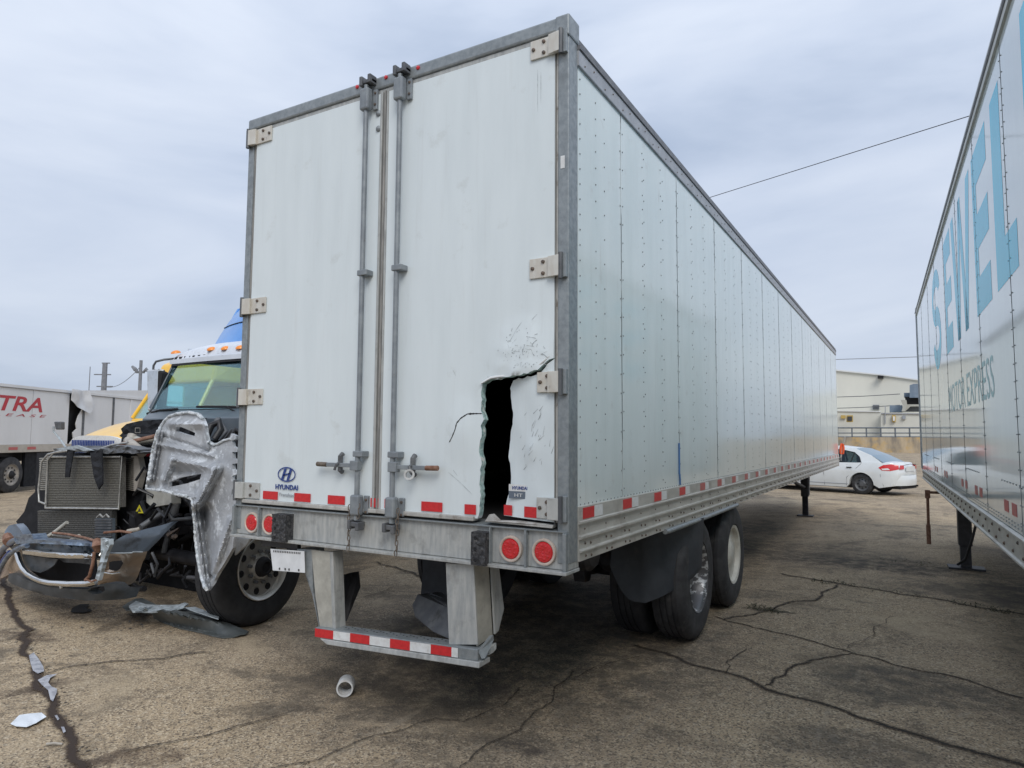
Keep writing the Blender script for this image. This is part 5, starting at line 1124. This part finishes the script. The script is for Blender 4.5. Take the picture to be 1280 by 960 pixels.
# torn bumper trim lying on the ground
def gpz(x, y, z): return gp(x, y, z)
D = kp([(0, 0)], 0) if False else None
def groundsheet(pts, zf, th, step=5.):
    return MB().sheet([(x, -y) for x, y in pts], lambda u, v: gp(u, -v, zf(u, -v)), step=step, thick=(0, 0, -th))
tr = thing('broken_bumper_trim', 'broken dark grey bumper trim lying below the crumpled silver panel', 'car part', tuple(gp(240, 775)))
build('trim_blade', groundsheet([(190, 765), (205, 761), (226, 759.5), (236, 760), (250, 764), (262, 769), (280, 776), (296, 783), (311, 789), (307, 792), (300, 793), (292, 796), (280, 797), (268, 795), (250, 790), (225, 785), (205, 778), (192, 772)],
   lambda x, y: max(.012, .012+.16*max(0, 1-abs(y-(760+(x-190)*.22))/14)*(1-max(0, x-226)/95)), .008, 3), 'greyplastic', tr, smooth=35)
build('trim_edge', groundsheet([(161, 757), (170, 751), (182, 755), (196, 756), (216, 756), (224, 755.5), (231, 753), (236, 754.5), (228, 759), (215, 763), (190, 764.5), (166, 764)], lambda x, y: .15+.04*noi(x*.08, y*.2), .012, 3), 'lightedge', tr, smooth=30)
build('trim_edge', groundsheet([(232, 759), (244, 758.5), (248, 760), (262, 765), (274, 771), (273, 773.5), (262, 770), (250, 766), (238, 762)], lambda x, y: .185-.0012*(x-226), .008, 3), 'lightedge', tr, smooth=30)
build('trim_blade', groundsheet([(153, 758), (160, 753), (170, 748), (178, 747.5), (196, 756), (170, 763), (158, 762)], lambda x, y: .10, .01, 4), 'greyplastic', tr, smooth=30)
random.seed(31); sh = MB()
for k in range(150):
    c_ = gp(random.gauss(150, 60), random.gauss(772, 12)); a = random.uniform(0, 6.28); sz = random.uniform(.004, .018)
    sh.add([c_+Vector((math.cos(a+t)*sz*random.uniform(.5, 1.4), math.sin(a+t)*sz*random.uniform(.5, 1.4), .006+random.uniform(0, .006))) for t in (0, 1.9, 3.9)], [(0, 1, 2)])
sh_o = build('plastic_shards', sh, 'valance', kind='stuff'); sh_o['label'] = 'small dark shards scattered under the crushed truck'
# pipe coupling
cpos = gp(432, 868); ax = Vector((.55, -.75, .0)).normalized()
cpl = build('pipe_coupling', MB().lathe([(-.055, .044), (-.055, .052), (-.05, .054), (.05, .054), (.055, .052), (.055, .043), (.004, .04), (-.004, .04)], cpos+Vector((0, 0, .054)), ax, 32, True), 'pvc', smooth=40)
tag(cpl, 'white plastic pipe coupling on the asphalt below the red striped bar', 'pipe fitting')
pp = build('paper_scrap', MB().sheet([(13, -905), (24, -894), (38, -892), (52, -891), (58, -896), (45, -904), (33, -909), (20, -908)], lambda u, v: gp(u, -v, .012+.012*abs(noi(u*.09, v*.12))), step=4, thick=(0, 0, .0015)), 'paper', smooth=60)
tag(pp, 'white paper scrap lying flat beside the wet crack', 'litter')
tw = build('twig', MB().tube([gp(58, 930, .01), gp(68, 929, .014), gp(78, 930, .01)], .006, 6), 'duct'); tag(tw, 'small tan twig beside the wet crack', 'twig')

# ------------------------------------------------------------------ YELLOW TRUCK
YT = thing('yellow_truck', 'yellow truck with white grille surround behind the crushed truck', 'truck', (-11.2, 4.5, 0))
cxy = -11.9
def hoodf(u, v):
    hw = .82+.2*v; z = 1.60+.38*math.sin(min(1, v)*PI/2*.92)-.08*abs(u)**4; return (cxy+u*hw, 4.1+v*1.3, z)
def yb(name, mb, m, **k): return build(name, mb, m, YT, **k)
yb('hood', MB().sheet([(-1, 0), (1, 0), (1, 1), (-1, 1)], hoodf, step=.09, thick=(0, 0, -.03)), 'yellow', smooth=60)
for s in (-1, 1):
    yb('hood_side', MB().sheet([(0, 0), (1, 0), (1, 1), (0, 1)], lambda u, v, s=s: (Vector(hoodf(s, u))*v+Vector((hoodf(s, u)[0]+s*.12, hoodf(s, u)[1], .75))*(1-v)), step=.15, thick=(-s*.02, 0, 0)), 'yellow', smooth=60)
    yb('wheel', MB().lathe([(0, 0), (0, .28), (0, .3), (.02, .45), (.05, .5), (.25, .5), (.28, .45), (.28, 0)], (cxy+s*1.05-.14, 4.9, .5), (1, 0, 0), 28), 'rubber', smooth=40)
yb('grille_surround', MB().sheet([(-1, 0), (1, 0), (1, 1), (-1, 1)], lambda u, v: (cxy+u*(.84), 4.05+.05*u*u, .7+(Vector(hoodf(u, 0)).z-.7+.03)*v), step=.12, thick=(0, .05, 0)), 'whitetape', smooth=60)
gs = MB()
for k in range(26): gs.box(cxy-.7+k*.056, cxy-.69+k*.056, 4.02, 4.04, .95, 1.54)
yb('grille_slats', gs, 'navy', kind='stuff')
yb('headlight', MB().box(cxy-.82, cxy-.6, 4.01, 4.04, .75, .95), 'glasscar'); yb('bumper', MB().box(cxy-1.15, cxy+1.15, 3.8, 4.0, .4, .72), 'chrome', bevel=.03)
yb('cab_lower', MB().box(cxy-1.1, cxy+1.1, 5.4, 7.0, .9, 2.0), 'yellow', bevel=.05)
yb('windshield', MB().prism([(cxy-1.05, 5.42, 2.0), (cxy+1.05, 5.42, 2.0), (cxy+.95, 5.85, 2.75), (cxy-.95, 5.85, 2.75)], (0, 0, 0), (0, .02, 0)), 'glass')
for s in (-1, 1): yb('pillar', MB().tube([(cxy+s*1.06, 5.42, 2.0), (cxy+s*.96, 5.86, 2.78)], .04, 6), 'yellow'); yb('door_pillar', MB().box(cxy+s*1.06-.03, cxy+s*1.06+.03, 6.6, 7.0, 2.0, 2.78), 'yellow')
yb('cab_roof', MB().hexa([Vector(p) for p in [(cxy-1., 5.82, 2.76), (cxy+1., 5.82, 2.76), (cxy+1.1, 8.2, 2.76), (cxy-1.1, 8.2, 2.76), (cxy-.95, 5.95, 3.2), (cxy+.95, 5.95, 3.2), (cxy+1.05, 7.2, 3.8), (cxy-1.05, 7.2, 3.8)]]), 'yellow', bevel=.06)
yb('sleeper', MB().box(cxy-1.1, cxy+1.1, 7.0, 8.3, .9, 3.74), 'yellow', bevel=.06)
ym = yb('hood_mirror', MB().prism([at(67, 527, 4.2), at(75, 527, 4.2), at(75, 537, 4.2), at(69, 537, 4.2)], (0, 0, 0), (0, .1, 0)), 'darkgrey', bevel=.02)
build('mirror_arm', MB().tube([at(67, 533, 4.2), at(67, 539, 4.2), at(75, 549, 4.2), at(83, 560, 4.15)], .02, 6), 'lightedge', ym, smooth=60)

# ------------------------------------------------------------------ LEFT BACKGROUND TRAILER
p0 = Vector((-20.03, 5.98, 0)); dd = Vector((-.50, .866, 0)).normalized()
ang = math.atan2(dd.y, dd.x)
XT = thing('box_trailer', 'dusty white box trailer with red lettering and ripped side at the left edge', 'semi trailer', tuple(p0), ang)
# local +x recedes; the visible face is local y=0, body towards +y ... check side
nrm = Vector((-dd.y, dd.x, 0)); side_sign = 1 if nrm.dot(p0-CAM) > 0 else -1
def onx(px, py):
    d = ray(px, py); n = nrm; t = (p0-CAM).dot(n)/d.dot(n); q = CAM+d*t-p0; return q.dot(dd), q.z
def xbox(name, s0, s1, d0, d1, za, zb_, m, **k):
    y0, y1 = sorted((side_sign*d0, side_sign*d1)); return build(name, MB().box(s0, s1, y0, y1, za, zb_), m, XT, world=False, **k)
xe = onx(185, 500)[0]; ze = onx(0, 482)[1]
pxs = onx(86, 520)[0]
zbt, ztp = onx(0, 556)[1], onx(0, 479)[1]
cuts = [-9, -6.6, -4.2, -1.9, onx(40, 520)[0], pxs]
for i in range(len(cuts)-1): xbox('side_panel', cuts[i]+.01, cuts[i+1]-.01, 0, .03, zbt, ztp-.08, 'trailerw')
xb_ = onx(103, 520)[0]; xc = onx(141, 520)[0]
tearp = [onx(*p) for p in [(103, 488), (103, 512), (98, 520), (95, 530), (96, 536), (91, 541), (92, 548), (86, 556), (190, 556), (190, 488)]]
cutx = [(s, z) for s, z in tearp]
mb = MB().prism([(s, 0, z) for s, z in cutx], (0, 0, 0), (0, side_sign*.03, 0)); build('side_panel', mb, 'trailerw', XT, world=False)
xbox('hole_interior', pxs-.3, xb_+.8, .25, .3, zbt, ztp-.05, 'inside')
for px in (104, 141, 163): s = onx(px, 520)[0]; xbox('wall_post', s-.05, s+.05, -.02, 0, zbt, ztp-.09, 'darkgrey' if px != 163 else 'trailerw')
xbox('top_rail', -9, xe+3, -.03, .05, ztp-.08, ztp, 'trailerw'); xbox('roof_edge', -9, xe+3, -.035, .0, ztp-.095, ztp-.082, 'darkrail')
xbox('bottom_rail', -9, xe+3, -.02, .05, zbt-.22, zbt-.002, 'beige'); xbox('roof_sheet', -9, xe+3, .05, 2.5, ztp-.05, ztp-.01, 'alutop'); xbox('far_wall', -9, xe+3, 2.47, 2.5, zbt, ztp-.05, 'trailerw'); xbox('floor', -9, xe+3, .05, 2.5, zbt-.15, zbt-.02, 'black')
for k in range(14):
    s = -8.6+k*.62*1.2; xbox('red_tape', s, s+.35, -.025, -.021, zbt-.15, zbt-.07, 'redold')
shp = [onx(*p) for p in [(84, 486), (96, 488), (107, 489), (110, 500), (114, 508), (107, 517), (98, 512), (90, 506), (85, 500)]]
build('torn_sheet', MB().sheet(shp, lambda u, v: (u, side_sign*(-.12+.12*noi(u*2.5, v*2.5)), v), step=.09, thick=(0, side_sign*.01, 0)), 'tarp', XT, world=False, smooth=25)
# lettering
sg = 1 if True else -1
def xtext(s, px0_, px1, py0, py1, m, shear=.25, bold=.02):
    pm_ = (px0_+px1)/2; a, b = onx(px0_, py1)[0], onx(px1, py0)[0]; za, zb_ = onx(pm_, py1)[1], onx(pm_, py0)[1]; t = fit(text_mesh(s, 1, shear=shear, bold=bold, extrude=0), b-a, abs(zb_-za)*.98)
    cx_, cz_ = (a+b)/2, (za+zb_)/2
    orient(t, (cx_, -side_sign*.006, cz_), (1, 0, 0), (0, 0, 1), (0, -side_sign, 0)); build('lettering', t, m, XT, world=False)
xtext('XTRA', -34, 54, 494, 513.5, 'redletter'); xtext('L E A S E', -8, 58, 517.3, 520.8, 'redletter', .25, .0)
for s in (-.15, .95):   # tandem
    pass
wcx = onx(15, 593)[0]
for s in (wcx, wcx-1.35):
    c0 = (s, side_sign*.02, .5)
    wl = build('wheel', MB().lathe([(0, .28), (0, .3), (-.0, .44), (-.04, .5), (-.3, .5), (-.33, .44), (-.33, .2)], c0, (0, -side_sign, 0), 36), 'rubberg', XT, world=False, smooth=40)
    build('rim', MB().lathe([(.0, .29), (.005, .3), (-.03, .27), (-.05, .24), (-.04, .12), (.0, .1), (.02, .08), (.02, 0)], c0, (0, -side_sign, 0), 30), 'duct', wl, world=False, smooth=40)
    hm = MB()
    for k in range(10):
        t = 2*PI*k/10; hm.lathe([(0, 0), (.006, 0), (.006, .028)], (s+.2*math.cos(t), side_sign*.062, .5+.2*math.sin(t)), (0, -side_sign, 0), 8)
    build('hand_hole', hm, 'seam', wl, world=False, kind='stuff')
    build('hub', MB().lathe([(.0, .12), (.03, .09), (.06, .05), (.06, 0)], (s, side_sign*.01, .5), (0, -side_sign, 0), 14), 'seam', wl, world=False)
xbox('mud_flap', wcx+.62, wcx+1.3, .1, .2, .12, 1.1, 'blackmatt'); xbox('underframe', -9, 12, .4, .6, .85, 1.1, 'black'); xbox('landing_leg', wcx+6.5, wcx+6.65, .3, .45, .0, 1.0, 'black')

# ------------------------------------------------------------------ WHITE CAR
ca = R(160)     # forward direction angle
Fd = Vector((math.cos(ca), math.sin(ca), 0))
org = Vector((.25, 20.05, 0))
# local: +x forward, rear left wheel at local (0, +?) ; left side is local +y
CT = thing('white_car', 'white four-door sedan with dark wheels parked beyond the trailer legs', 'car', tuple(org), ca)
def cb(name, mb, m, parent=CT, **k): return build(name, mb, m, parent, world=False, **k)
Lft = Vector((-Fd.y, Fd.x, 0)); sgnc = 1 if Lft.dot(CAM-org) > 0 else -1    # which local y side faces camera
yc = -sgnc*.80      # centre line offset from near wheel face
def body_side(yo, s):
    arch = lambda c_: [(c_+.36*math.cos(R(t)), .30+.36*math.sin(R(t))) for t in range(0, 181, 15)]
    P = [(-.93, .42), (-.92, .30), (-.5, .22)]
    P += [(x, z) for x, z in arch(0)[::-1] if z > .2]
    P += [(.45, .2), (2.25, .2)]
    P += [(x, z) for x, z in arch(2.7)[::-1] if z > .2]
    P += [(3.3, .22), (3.5, .32), (3.52, .55), (3.35, .68), (2.8, .82), (2.45, .9), (1.2, .93), (.1, .95), (-.45, .97), (-.85, .95), (-.98, .78), (-1.0, .6)]
    return P
side_out = body_side(0, 1)
def cross(x, z, s):  # half width by height
    hw = .875-.07*max(0, (z-.6)/.35)**2-.03*max(0, (.45-z)/.25); 
    e = max(0, -x-.35)/.65; f = max(0, x-2.7)/.85; hw -= .22*e**2.5+.28*f**2
    return hw
mb = MB()
for s in (1, -1):
    mb.sheet(side_out, lambda u, v, s=s: (u-.0*s, yc+s*cross(u, v, s), v), step=.09, thick=(0, 0, 0), back=False)
# connect outline across
n = len(side_out)
def refine(P, st=.09):
    o = []
    for i in range(len(P)):
        a, b = Vector(P[i]), Vector(P[(i+1) % len(P)]); k = max(1, int((b-a).length/st))
        for j in range(k): o.append(a+(b-a)*(j/k))
    return o
RO = refine(side_out); vs = []; fs = []; NN = 9
for p in RO:
    for j in range(NN):
        t = -1+2*j/(NN-1); hw = cross(p.x, p.y, 1); bulge = (.0 if p.y < .5 else .035*(1-t*t)); bx_ = (-.06*(1-t*t) if p.x < -.8 else (.12*(1-t*t) if p.x > 3.3 else 0))
        vs.append((p.x+bx_, yc+t*hw, p.y+bulge))
m_ = len(RO)
for i in range(m_):
    for j in range(NN-1): fs.append((i*NN+j, i*NN+j+1, ((i+1) % m_)*NN+j+1, ((i+1) % m_)*NN+j))
mb.add(vs, fs)
cbody = cb('body', mb, 'carwhite', smooth=45, weld=True)
# greenhouse: profile
GH = [(-.62, .965), (-.25, 1.17), (.25, 1.37), (.8, 1.43), (1.35, 1.41), (1.75, 1.32), (2.55, .93)]
def ghw(x, z): return .80-.28*(z-.93)/.5
def ghs(i):
    x, z = GH[i]; return [(x, yc-ghw(x, z), z), (x, yc, z+.03), (x, yc+ghw(x, z), z)]
roofm = MB(); 
for i in range(2, 4): pass
seq = [ghs(i) for i in range(len(GH))]
def strip_(i0, i1, lift=0):
    mb = MB(); 
    for i in range(i0, i1):
        a, b = seq[i], seq[i+1]
        mb.add([Vector(q)+Vector((0, 0, lift)) for q in a+b], [(0, 1, 4, 3), (1, 2, 5, 4)])
    return mb
cb('roof', strip_(2, 5), 'carwhite', smooth=60); cb('rear_window', strip_(0, 2), 'dglass', smooth=60); cb('windscreen', strip_(5, 6), 'glasscar', smooth=60)
for s in (1, -1):
    base = [(-.62, .95), (2.55, .93)]
    def sp(x, z): return (x, yc+s*ghw(x, z), z)
    # pillars and side glass
    cb('window_frame', MB().add([sp(*p) for p in [(-.62, .94), (.02, .955), (.1, 1.12), (.27, 1.25), (.7, 1.335), (.8, 1.43), (.25, 1.37), (-.25, 1.17)]], [tuple(range(8))]).add([sp(*p) for p in [(.7, 1.335), (1.3, 1.32), (1.7, 1.22), (2.4, .93), (2.56, .93), (1.75, 1.32), (1.35, 1.41), (.8, 1.43)]], [tuple(range(8))]), 'carwhite')
    cb('side_window', MB().add([(x, yc+s*(ghw(x, z)-.012), z) for x, z in [(.0, .95), (.1, 1.12), (.27, 1.25), (.7, 1.34), (1.3, 1.325), (1.7, 1.225), (2.42, .93)]], [tuple(range(7))]), 'glasscar')
    tr_ = MB().tube([sp(*p) for p in [(.02, .955), (.1, 1.12), (.27, 1.25), (.7, 1.335), (1.3, 1.32), (1.7, 1.22)]], .014, 5).tube([sp(0, .955), sp(2.42, .935)], .012, 5).tube([sp(.33, .955), sp(.27, 1.25)], .014, 5).tube([sp(1.13, .95), sp(1.13, 1.32)], .03, 5)
    cb('window_trim', tr_, 'seam')
    for c0, nm in ((0, 'r'), (2.7, 'f')):
        yo = yc+s*.80
        wl = cb('wheel', MB().lathe([(-.03, .2), (0, .21), (.0, .28), (-.02, .31), (-.05, .317), (-.17, .317), (-.2, .3), (-.2, .15)], (c0, yo+s*.03, .317), (0, s, 0), 36), 'rubberg', smooth=40)
        cb('rim', MB().lathe([(-.03, .205), (-.005, .21), (-.03, .19), (-.06, .17), (-.05, .1), (-.02, .07), (-.02, 0)], (c0, yo+s*.03, .317), (0, s, 0), 30), 'darkgrey', wl, smooth=40)
        hh = MB()
        for k in range(8): t = 2*PI*k/8; hh.lathe([(0, 0), (.006, 0), (.006, .02)], (c0+.13*math.cos(t), yo-s*.02, .317+.13*math.sin(t)), (0, s, 0), 8)
        cb('rim_holes', hh, 'seam', wl, kind='stuff')
    def ss(x, z, o=.004): return Vector((x, yc+s*(cross(x, z, 1)+o), z))
    cb('door_gap', MB().tube([ss(1.13, .93, 0), ss(1.13, .6, 0), ss(1.12, .24, 0)], .007, 4).tube([ss(.0, .93, 0), ss(.12, .8, 0), ss(.42, .5, 0), ss(.45, .24, 0)], .006, 4).tube([ss(-.62, .9, 0), ss(-.55, .6, 0), ss(-.62, .28, 0)], .005, 4), 'seam')
    cb('door_handle', MB().tube([ss(.42, .80, .02), ss(.27, .80, .02)], .016, 6), 'seam'); cb('door_handle', MB().tube([ss(1.5, .79, .02), ss(1.35, .79, .02)], .016, 6), 'seam')
    cb('side_sill', MB().tube([ss(.4, .3, 0), ss(2.3, .3, 0)], .012, 4), 'greyprint')
    tl = [(-.5, .82), (-.62, .9), (-.82, .93), (-.98, .9), (-.99, .78), (-.8, .73), (-.6, .74)]
    cb('tail_light', MB().sheet(tl, lambda u, v: ss(u, v, .007), step=.06, thick=(0, 0, 0), back=False).add([ss(-.99, .78, 0)+Vector((-.02, -s*.0, 0)), ss(-.99, .9, 0)+Vector((-.02, 0, 0)), Vector((-1.045, yc+s*.42, .9)), Vector((-1.05, yc+s*.42, .78))], [(0, 1, 2, 3)]), 'carlight', smooth=60)
    cb('tail_light_inset', MB().sheet([(-.58, .79), (-.75, .81), (-.8, .76), (-.62, .755)], lambda u, v: ss(u, v, .011), step=.06, thick=(0, 0, 0), back=False), 'whitetape')
cb('plate_recess', MB().box(-1.075, -1.06, yc-.32, yc+.32, .72, .86), 'carwhite'); cb('trunk_gap', MB().tube([(-1.06, yc-.45, .9), (-1.07, yc, .93), (-1.06, yc+.45, .9)], .008, 4), 'seam')
cb('rear_bumper', MB().sheet([(-1, 0), (1, 0), (1, 1), (-1, 1)], lambda u, v: (-1.10+.3*abs(u)**3.5-.02*math.sin(v*PI), yc+u*.78, .3+v*.3), step=.12, thick=(.02, 0, 0)), 'carwhite', smooth=60)
cb('bumper_under', MB().box(-1.0, -.5, yc-.6, yc+.6, .2, .3), 'seam'); cb('floorpan', MB().box(-.6, 3.2, yc-.75, yc+.75, .18, .26), 'seam')
cb('seat', MB().box(1.1, 1.25, yc-.6, yc-.15, .7, 1.25).box(1.1, 1.25, yc+.15, yc+.6, .7, 1.25).box(.1, .25, yc-.6, yc+.6, .7, 1.18), 'int', bevel=.05)
cb('exhaust', MB().tube([(-1.08, yc+sgnc*-.5, .27), (-.8, yc+sgnc*-.5, .27)], .03, 8), 'seam')
# orange flag tied to a pale rod on the front corner of the main trailer
Yq = LN+.25
build('flag_rod', MB().tube([at(1051, 572, Yq), at(1053.5, 557, Yq), at(1056.5, 546, Yq)], .02, 6), 'duct', T)
build('flag_bracket', MB().box(-.1, at(1051, 572, Yq).x+.02, LN+.05, Yq+.03, 1.12, 1.2), 'darkgrey', T)
build('orange_flag', MB().sheet([(1049.5, -567), (1049, -560), (1051, -554), (1055, -555), (1056, -560), (1055, -567.5), (1052, -568)], lambda u, v: at(u, -v, Yq-.03+.02*math.sin(u*1.5)), step=1.2, thick=(0, .01, 0)), 'orange', T)

# ------------------------------------------------------------------ FAR BUILDING, WALL, FENCE
YB = 118.
def fp(px, py, Y=YB): return at(px, py, Y)
def slab(name, pts, Y, depth, m, parent, **k): return build(name, MB().prism([at(x, y, Y) for x, y in pts], (0, 0, 0), (0, depth, 0)), m, parent, **k)
cp0 = fp(1050, 560); B = thing('factory_building', 'long cream factory building with low sloping roof beyond the yard', 'building', (cp0.x, YB, 0))
slab('upper_wall', [(900, 440), (985, 452), (1047, 463.5), (1110, 470), (1165, 478), (1260, 492), (1260, 560), (900, 560)], 130, 40, 'bldg', B)
slab('roof_trim', [(985, 450.5), (1047, 462), (1110, 468.7), (1165, 476.5), (1165, 478), (1110, 470.2), (1047, 463.7), (985, 452.5)], 129.6, 1, 'whitetape', B)
slab('lower_wall', [(900, 512), (1101, 515), (1101, 560), (900, 560)], 119, 11, 'bldg2', B); slab('lower_wall', [(1101, 517), (1260, 519), (1260, 560), (1101, 560)], 117, 13, 'bldg2', B)
slab('roof_edge', [(900, 510.8), (1101, 513.8), (1101, 515), (900, 512)], 118.8, 1, 'whitetape', B); slab('roof_edge', [(1101, 516), (1260, 518), (1260, 519.3), (1101, 517.3)], 116.8, 1, 'alutop', B)
for i in range(0): slab('cladding_joint', [(1047+i*9, 466), (1047.4+i*9, 466), (1047.4+i*9, 512), (1047+i*9, 512)], 129.9, .2, 'bldg2', B)
slab('louvre', [(1091, 506), (1099, 506), (1099, 512), (1091, 512)], 129.5, .6, 'greyprint', B)
for k in range(5): slab('louvre_blade', [(1091.6+k*1.6, 506.4), (1092.3+k*1.6, 506.4), (1092.3+k*1.6, 511.6), (1091.6+k*1.6, 511.6)], 129.3, .2, 'darkgrey', B)
slab('roof_vent', [(1097, 469.4), (1104, 469.4), (1104, 472.5), (1097, 472.5)], 128.5, 1.5, 'seam', B)
slab('plant_box', [(1112, 506.5), (1128, 506.5), (1128, 514.8), (1112, 514.8)], 124, 3, 'steelblue', B); slab('tank', [(1137, 481.5), (1142, 479.8), (1160, 480), (1160, 497), (1137, 497)], 122, 3, 'steelblue', B)
slab('plant_frame', [(1131, 496), (1160, 496), (1160, 506), (1133, 506)], 123, 3, 'seam', B); slab('plant_platform', [(1130, 491), (1160, 491), (1160, 496), (1130, 496)], 123.5, 3, 'steelblue', B)
slab('duct_elbow', [(1126, 500), (1133, 500), (1134, 506), (1131, 514), (1127, 514), (1129, 507)], 121, 2, 'galvtan', B); slab('duct_run', [(1134, 505.5), (1160, 505.5), (1160, 507.5), (1138, 508), (1131, 514.5), (1128, 514.5)], 121.5, 2, 'galvtan', B)
slab('plant_frame', [(1137, 508.5), (1160, 508.5), (1160, 514.5), (1131, 514.5)], 123, 1, 'darkgrey', B)
for (a, b) in ((1058, 1066), (1115, 1119.5)):
    o = slab('window', [(a, 519), (b, 519), (b, 527.5), (a, 527.5)], 116.5, .6, 'yframe', B); slab('pane', [(a+1.2, 520.5), (b-1, 520.5), (b-1, 526), (a+1.2, 526)], 116.3, .3, 'ink' if a < 1100 else 'trailerw', o)
slab('wall_sign', [(1051, 519), (1057, 519), (1057, 523), (1051, 523)], 118.6, .3, 'yframe', B); slab('wall_lamp', [(1128, 519.5), (1132, 519.5), (1132, 524), (1128, 524)], 116.6, .3, 'greyprint', B); slab('wall_pipe', [(1106, 507), (1107, 507), (1107, 530), (1106, 530)], 116.6, .3, 'greyprint', B)
for y_ in (497.5, 511.5): build('wall_cable', MB().tube([at(1040, y_-1, 128), at(1080, y_-2.3, 128), at(1125, y_-5, 128)], .06, 4), 'darkgrey', B)
# retaining wall and railing
w0 = at(1090, 560, 96)
RW = build('retaining_wall', MB().prism([at(880, 546.5, 96), at(1300, 546.5, 96), Vector((at(1300, 560, 96).x, 96, -.2)), Vector((at(880, 560, 96).x, 96, -.2))], (0, 0, 0), (0, 1.2, 0)), 'stain')
tag(RW, 'low rust stained concrete wall below the grey railing', 'wall')
FT = thing('railing', 'blue grey metal railing above the stained concrete wall', 'railing', (w0.x, 96.4, 0))
for y_ in (534.8, 541.3, 546.2): build('rail', MB().tube([at(880, y_, 96.4), at(1300, y_, 96.4)], .09 if y_ != 541.3 else .07, 6), 'fence', FT)
pst = None
for px in range(885, 1300, 18):
    p = at(px, 540, 96.4); za, zb_ = at(px, 547.5, 96.4).z, at(px, 534.8, 96.4).z; build('railing_post', MB().tube([(p.x, 96.4, za), (p.x, 96.4, zb_)], .09, 6), 'fence', FT)

# ------------------------------------------------------------------ POLES AND WIRES
def upole(px, ytop, dist, arms, label, insul=(), r=.16, name='utility_pole', lamps=False):
    d = ray(px, 500); q = CAM+d*dist; P = thing(name, label, 'utility pole', (q.x, q.y, 0)); top = (CAM+ray(px, ytop)*dist).z
    build('pole', MB().tube([(q.x, q.y, 0), (q.x, q.y, top)], [r*1.4, r], 8), 'pole', P)
    rt = Vector((_r.x, _r.y, 0)).normalized(); mpp = dist/FPX
    for (yy, w1, w2) in arms:
        z = (CAM+ray(px, yy)*dist).z; c0 = Vector((q.x, q.y, z)); build('cross_arm', MB().tube([c0-rt*w1*mpp, c0, c0+rt*w2*mpp], .09, 5), 'pole', P)
        for s_ in insul:
            a = c0+rt*s_*mpp; build('insulator', MB().tube([a, a+Vector((0, 0, .35))], .09, 5), 'pole', P)
    if lamps:
        z = (CAM+ray(px, 465)*dist).z
        for s_ in (-1, 1):
            a = Vector((q.x, q.y, z)); build('flood_light', MB().tube([a+rt*s_*3*mpp, a+rt*s_*7*mpp+Vector((0, 0, .3)), a+rt*s_*11*mpp+Vector((0, 0, .6 if s_ < 0 else .0))], [.1, .22, .12], 6), 'pole', P)
    return P
upole(129, 453.5, 95, [(453.5, 4, 6), (468, 13, 8), (483, 9, 11)], 'thick grey power pylon with three short cross arms behind the ripped trailer', r=.32)
upole(174, 450, 70, [(465.5, 6, 5)], 'wooden pole carrying two flood lights left of the truck mirror', r=.15, lamps=True)
upole(110.5, 458, 90, [], 'thin bare mast behind the torn white sheet', r=.05, name='mast')
def wire(A, Bp, sag, r, label, m='seam'):
    pts = [A.lerp(Bp, i/24)+Vector((0, 0, -sag*4*(i/24)*(1-i/24))) for i in range(25)]; o = build('overhead_cable', MB().tube(pts, r, 5), m); tag(o, label, 'cable'); return o
A = CAM+ray(893, 245)*24; Bq = CAM+ray(1202, 148)*17; dv = (Bq-A)
wire(A-dv*2.2, Bq+dv*2.2, .0, .011, 'thin dark cable rising steeply to the right between the trailers')
A = CAM+ray(1040, 449.5)*100; Bq = CAM+ray(1150, 446)*100; dv = Bq-A
wire(A-dv*.6, Bq+dv*.6, .0, .05, 'thin level cable above the factory roof', 'pole')
wire(CAM+ray(129, 483)*95, CAM+ray(174, 460)*70, .8, .03, 'faint cable strung between the pylon and the flood light pole', 'pole')

for o in col.objects:
    if o.parent is None and o.get('category') == 'semi trailer': o['group'] = 'parked box trailers'
    if o.parent is None and o.get('category') == 'utility pole': o['group'] = 'poles on the left skyline'
    if o.parent is None and o.get('category') == 'cable': o['group'] = 'overhead cables'
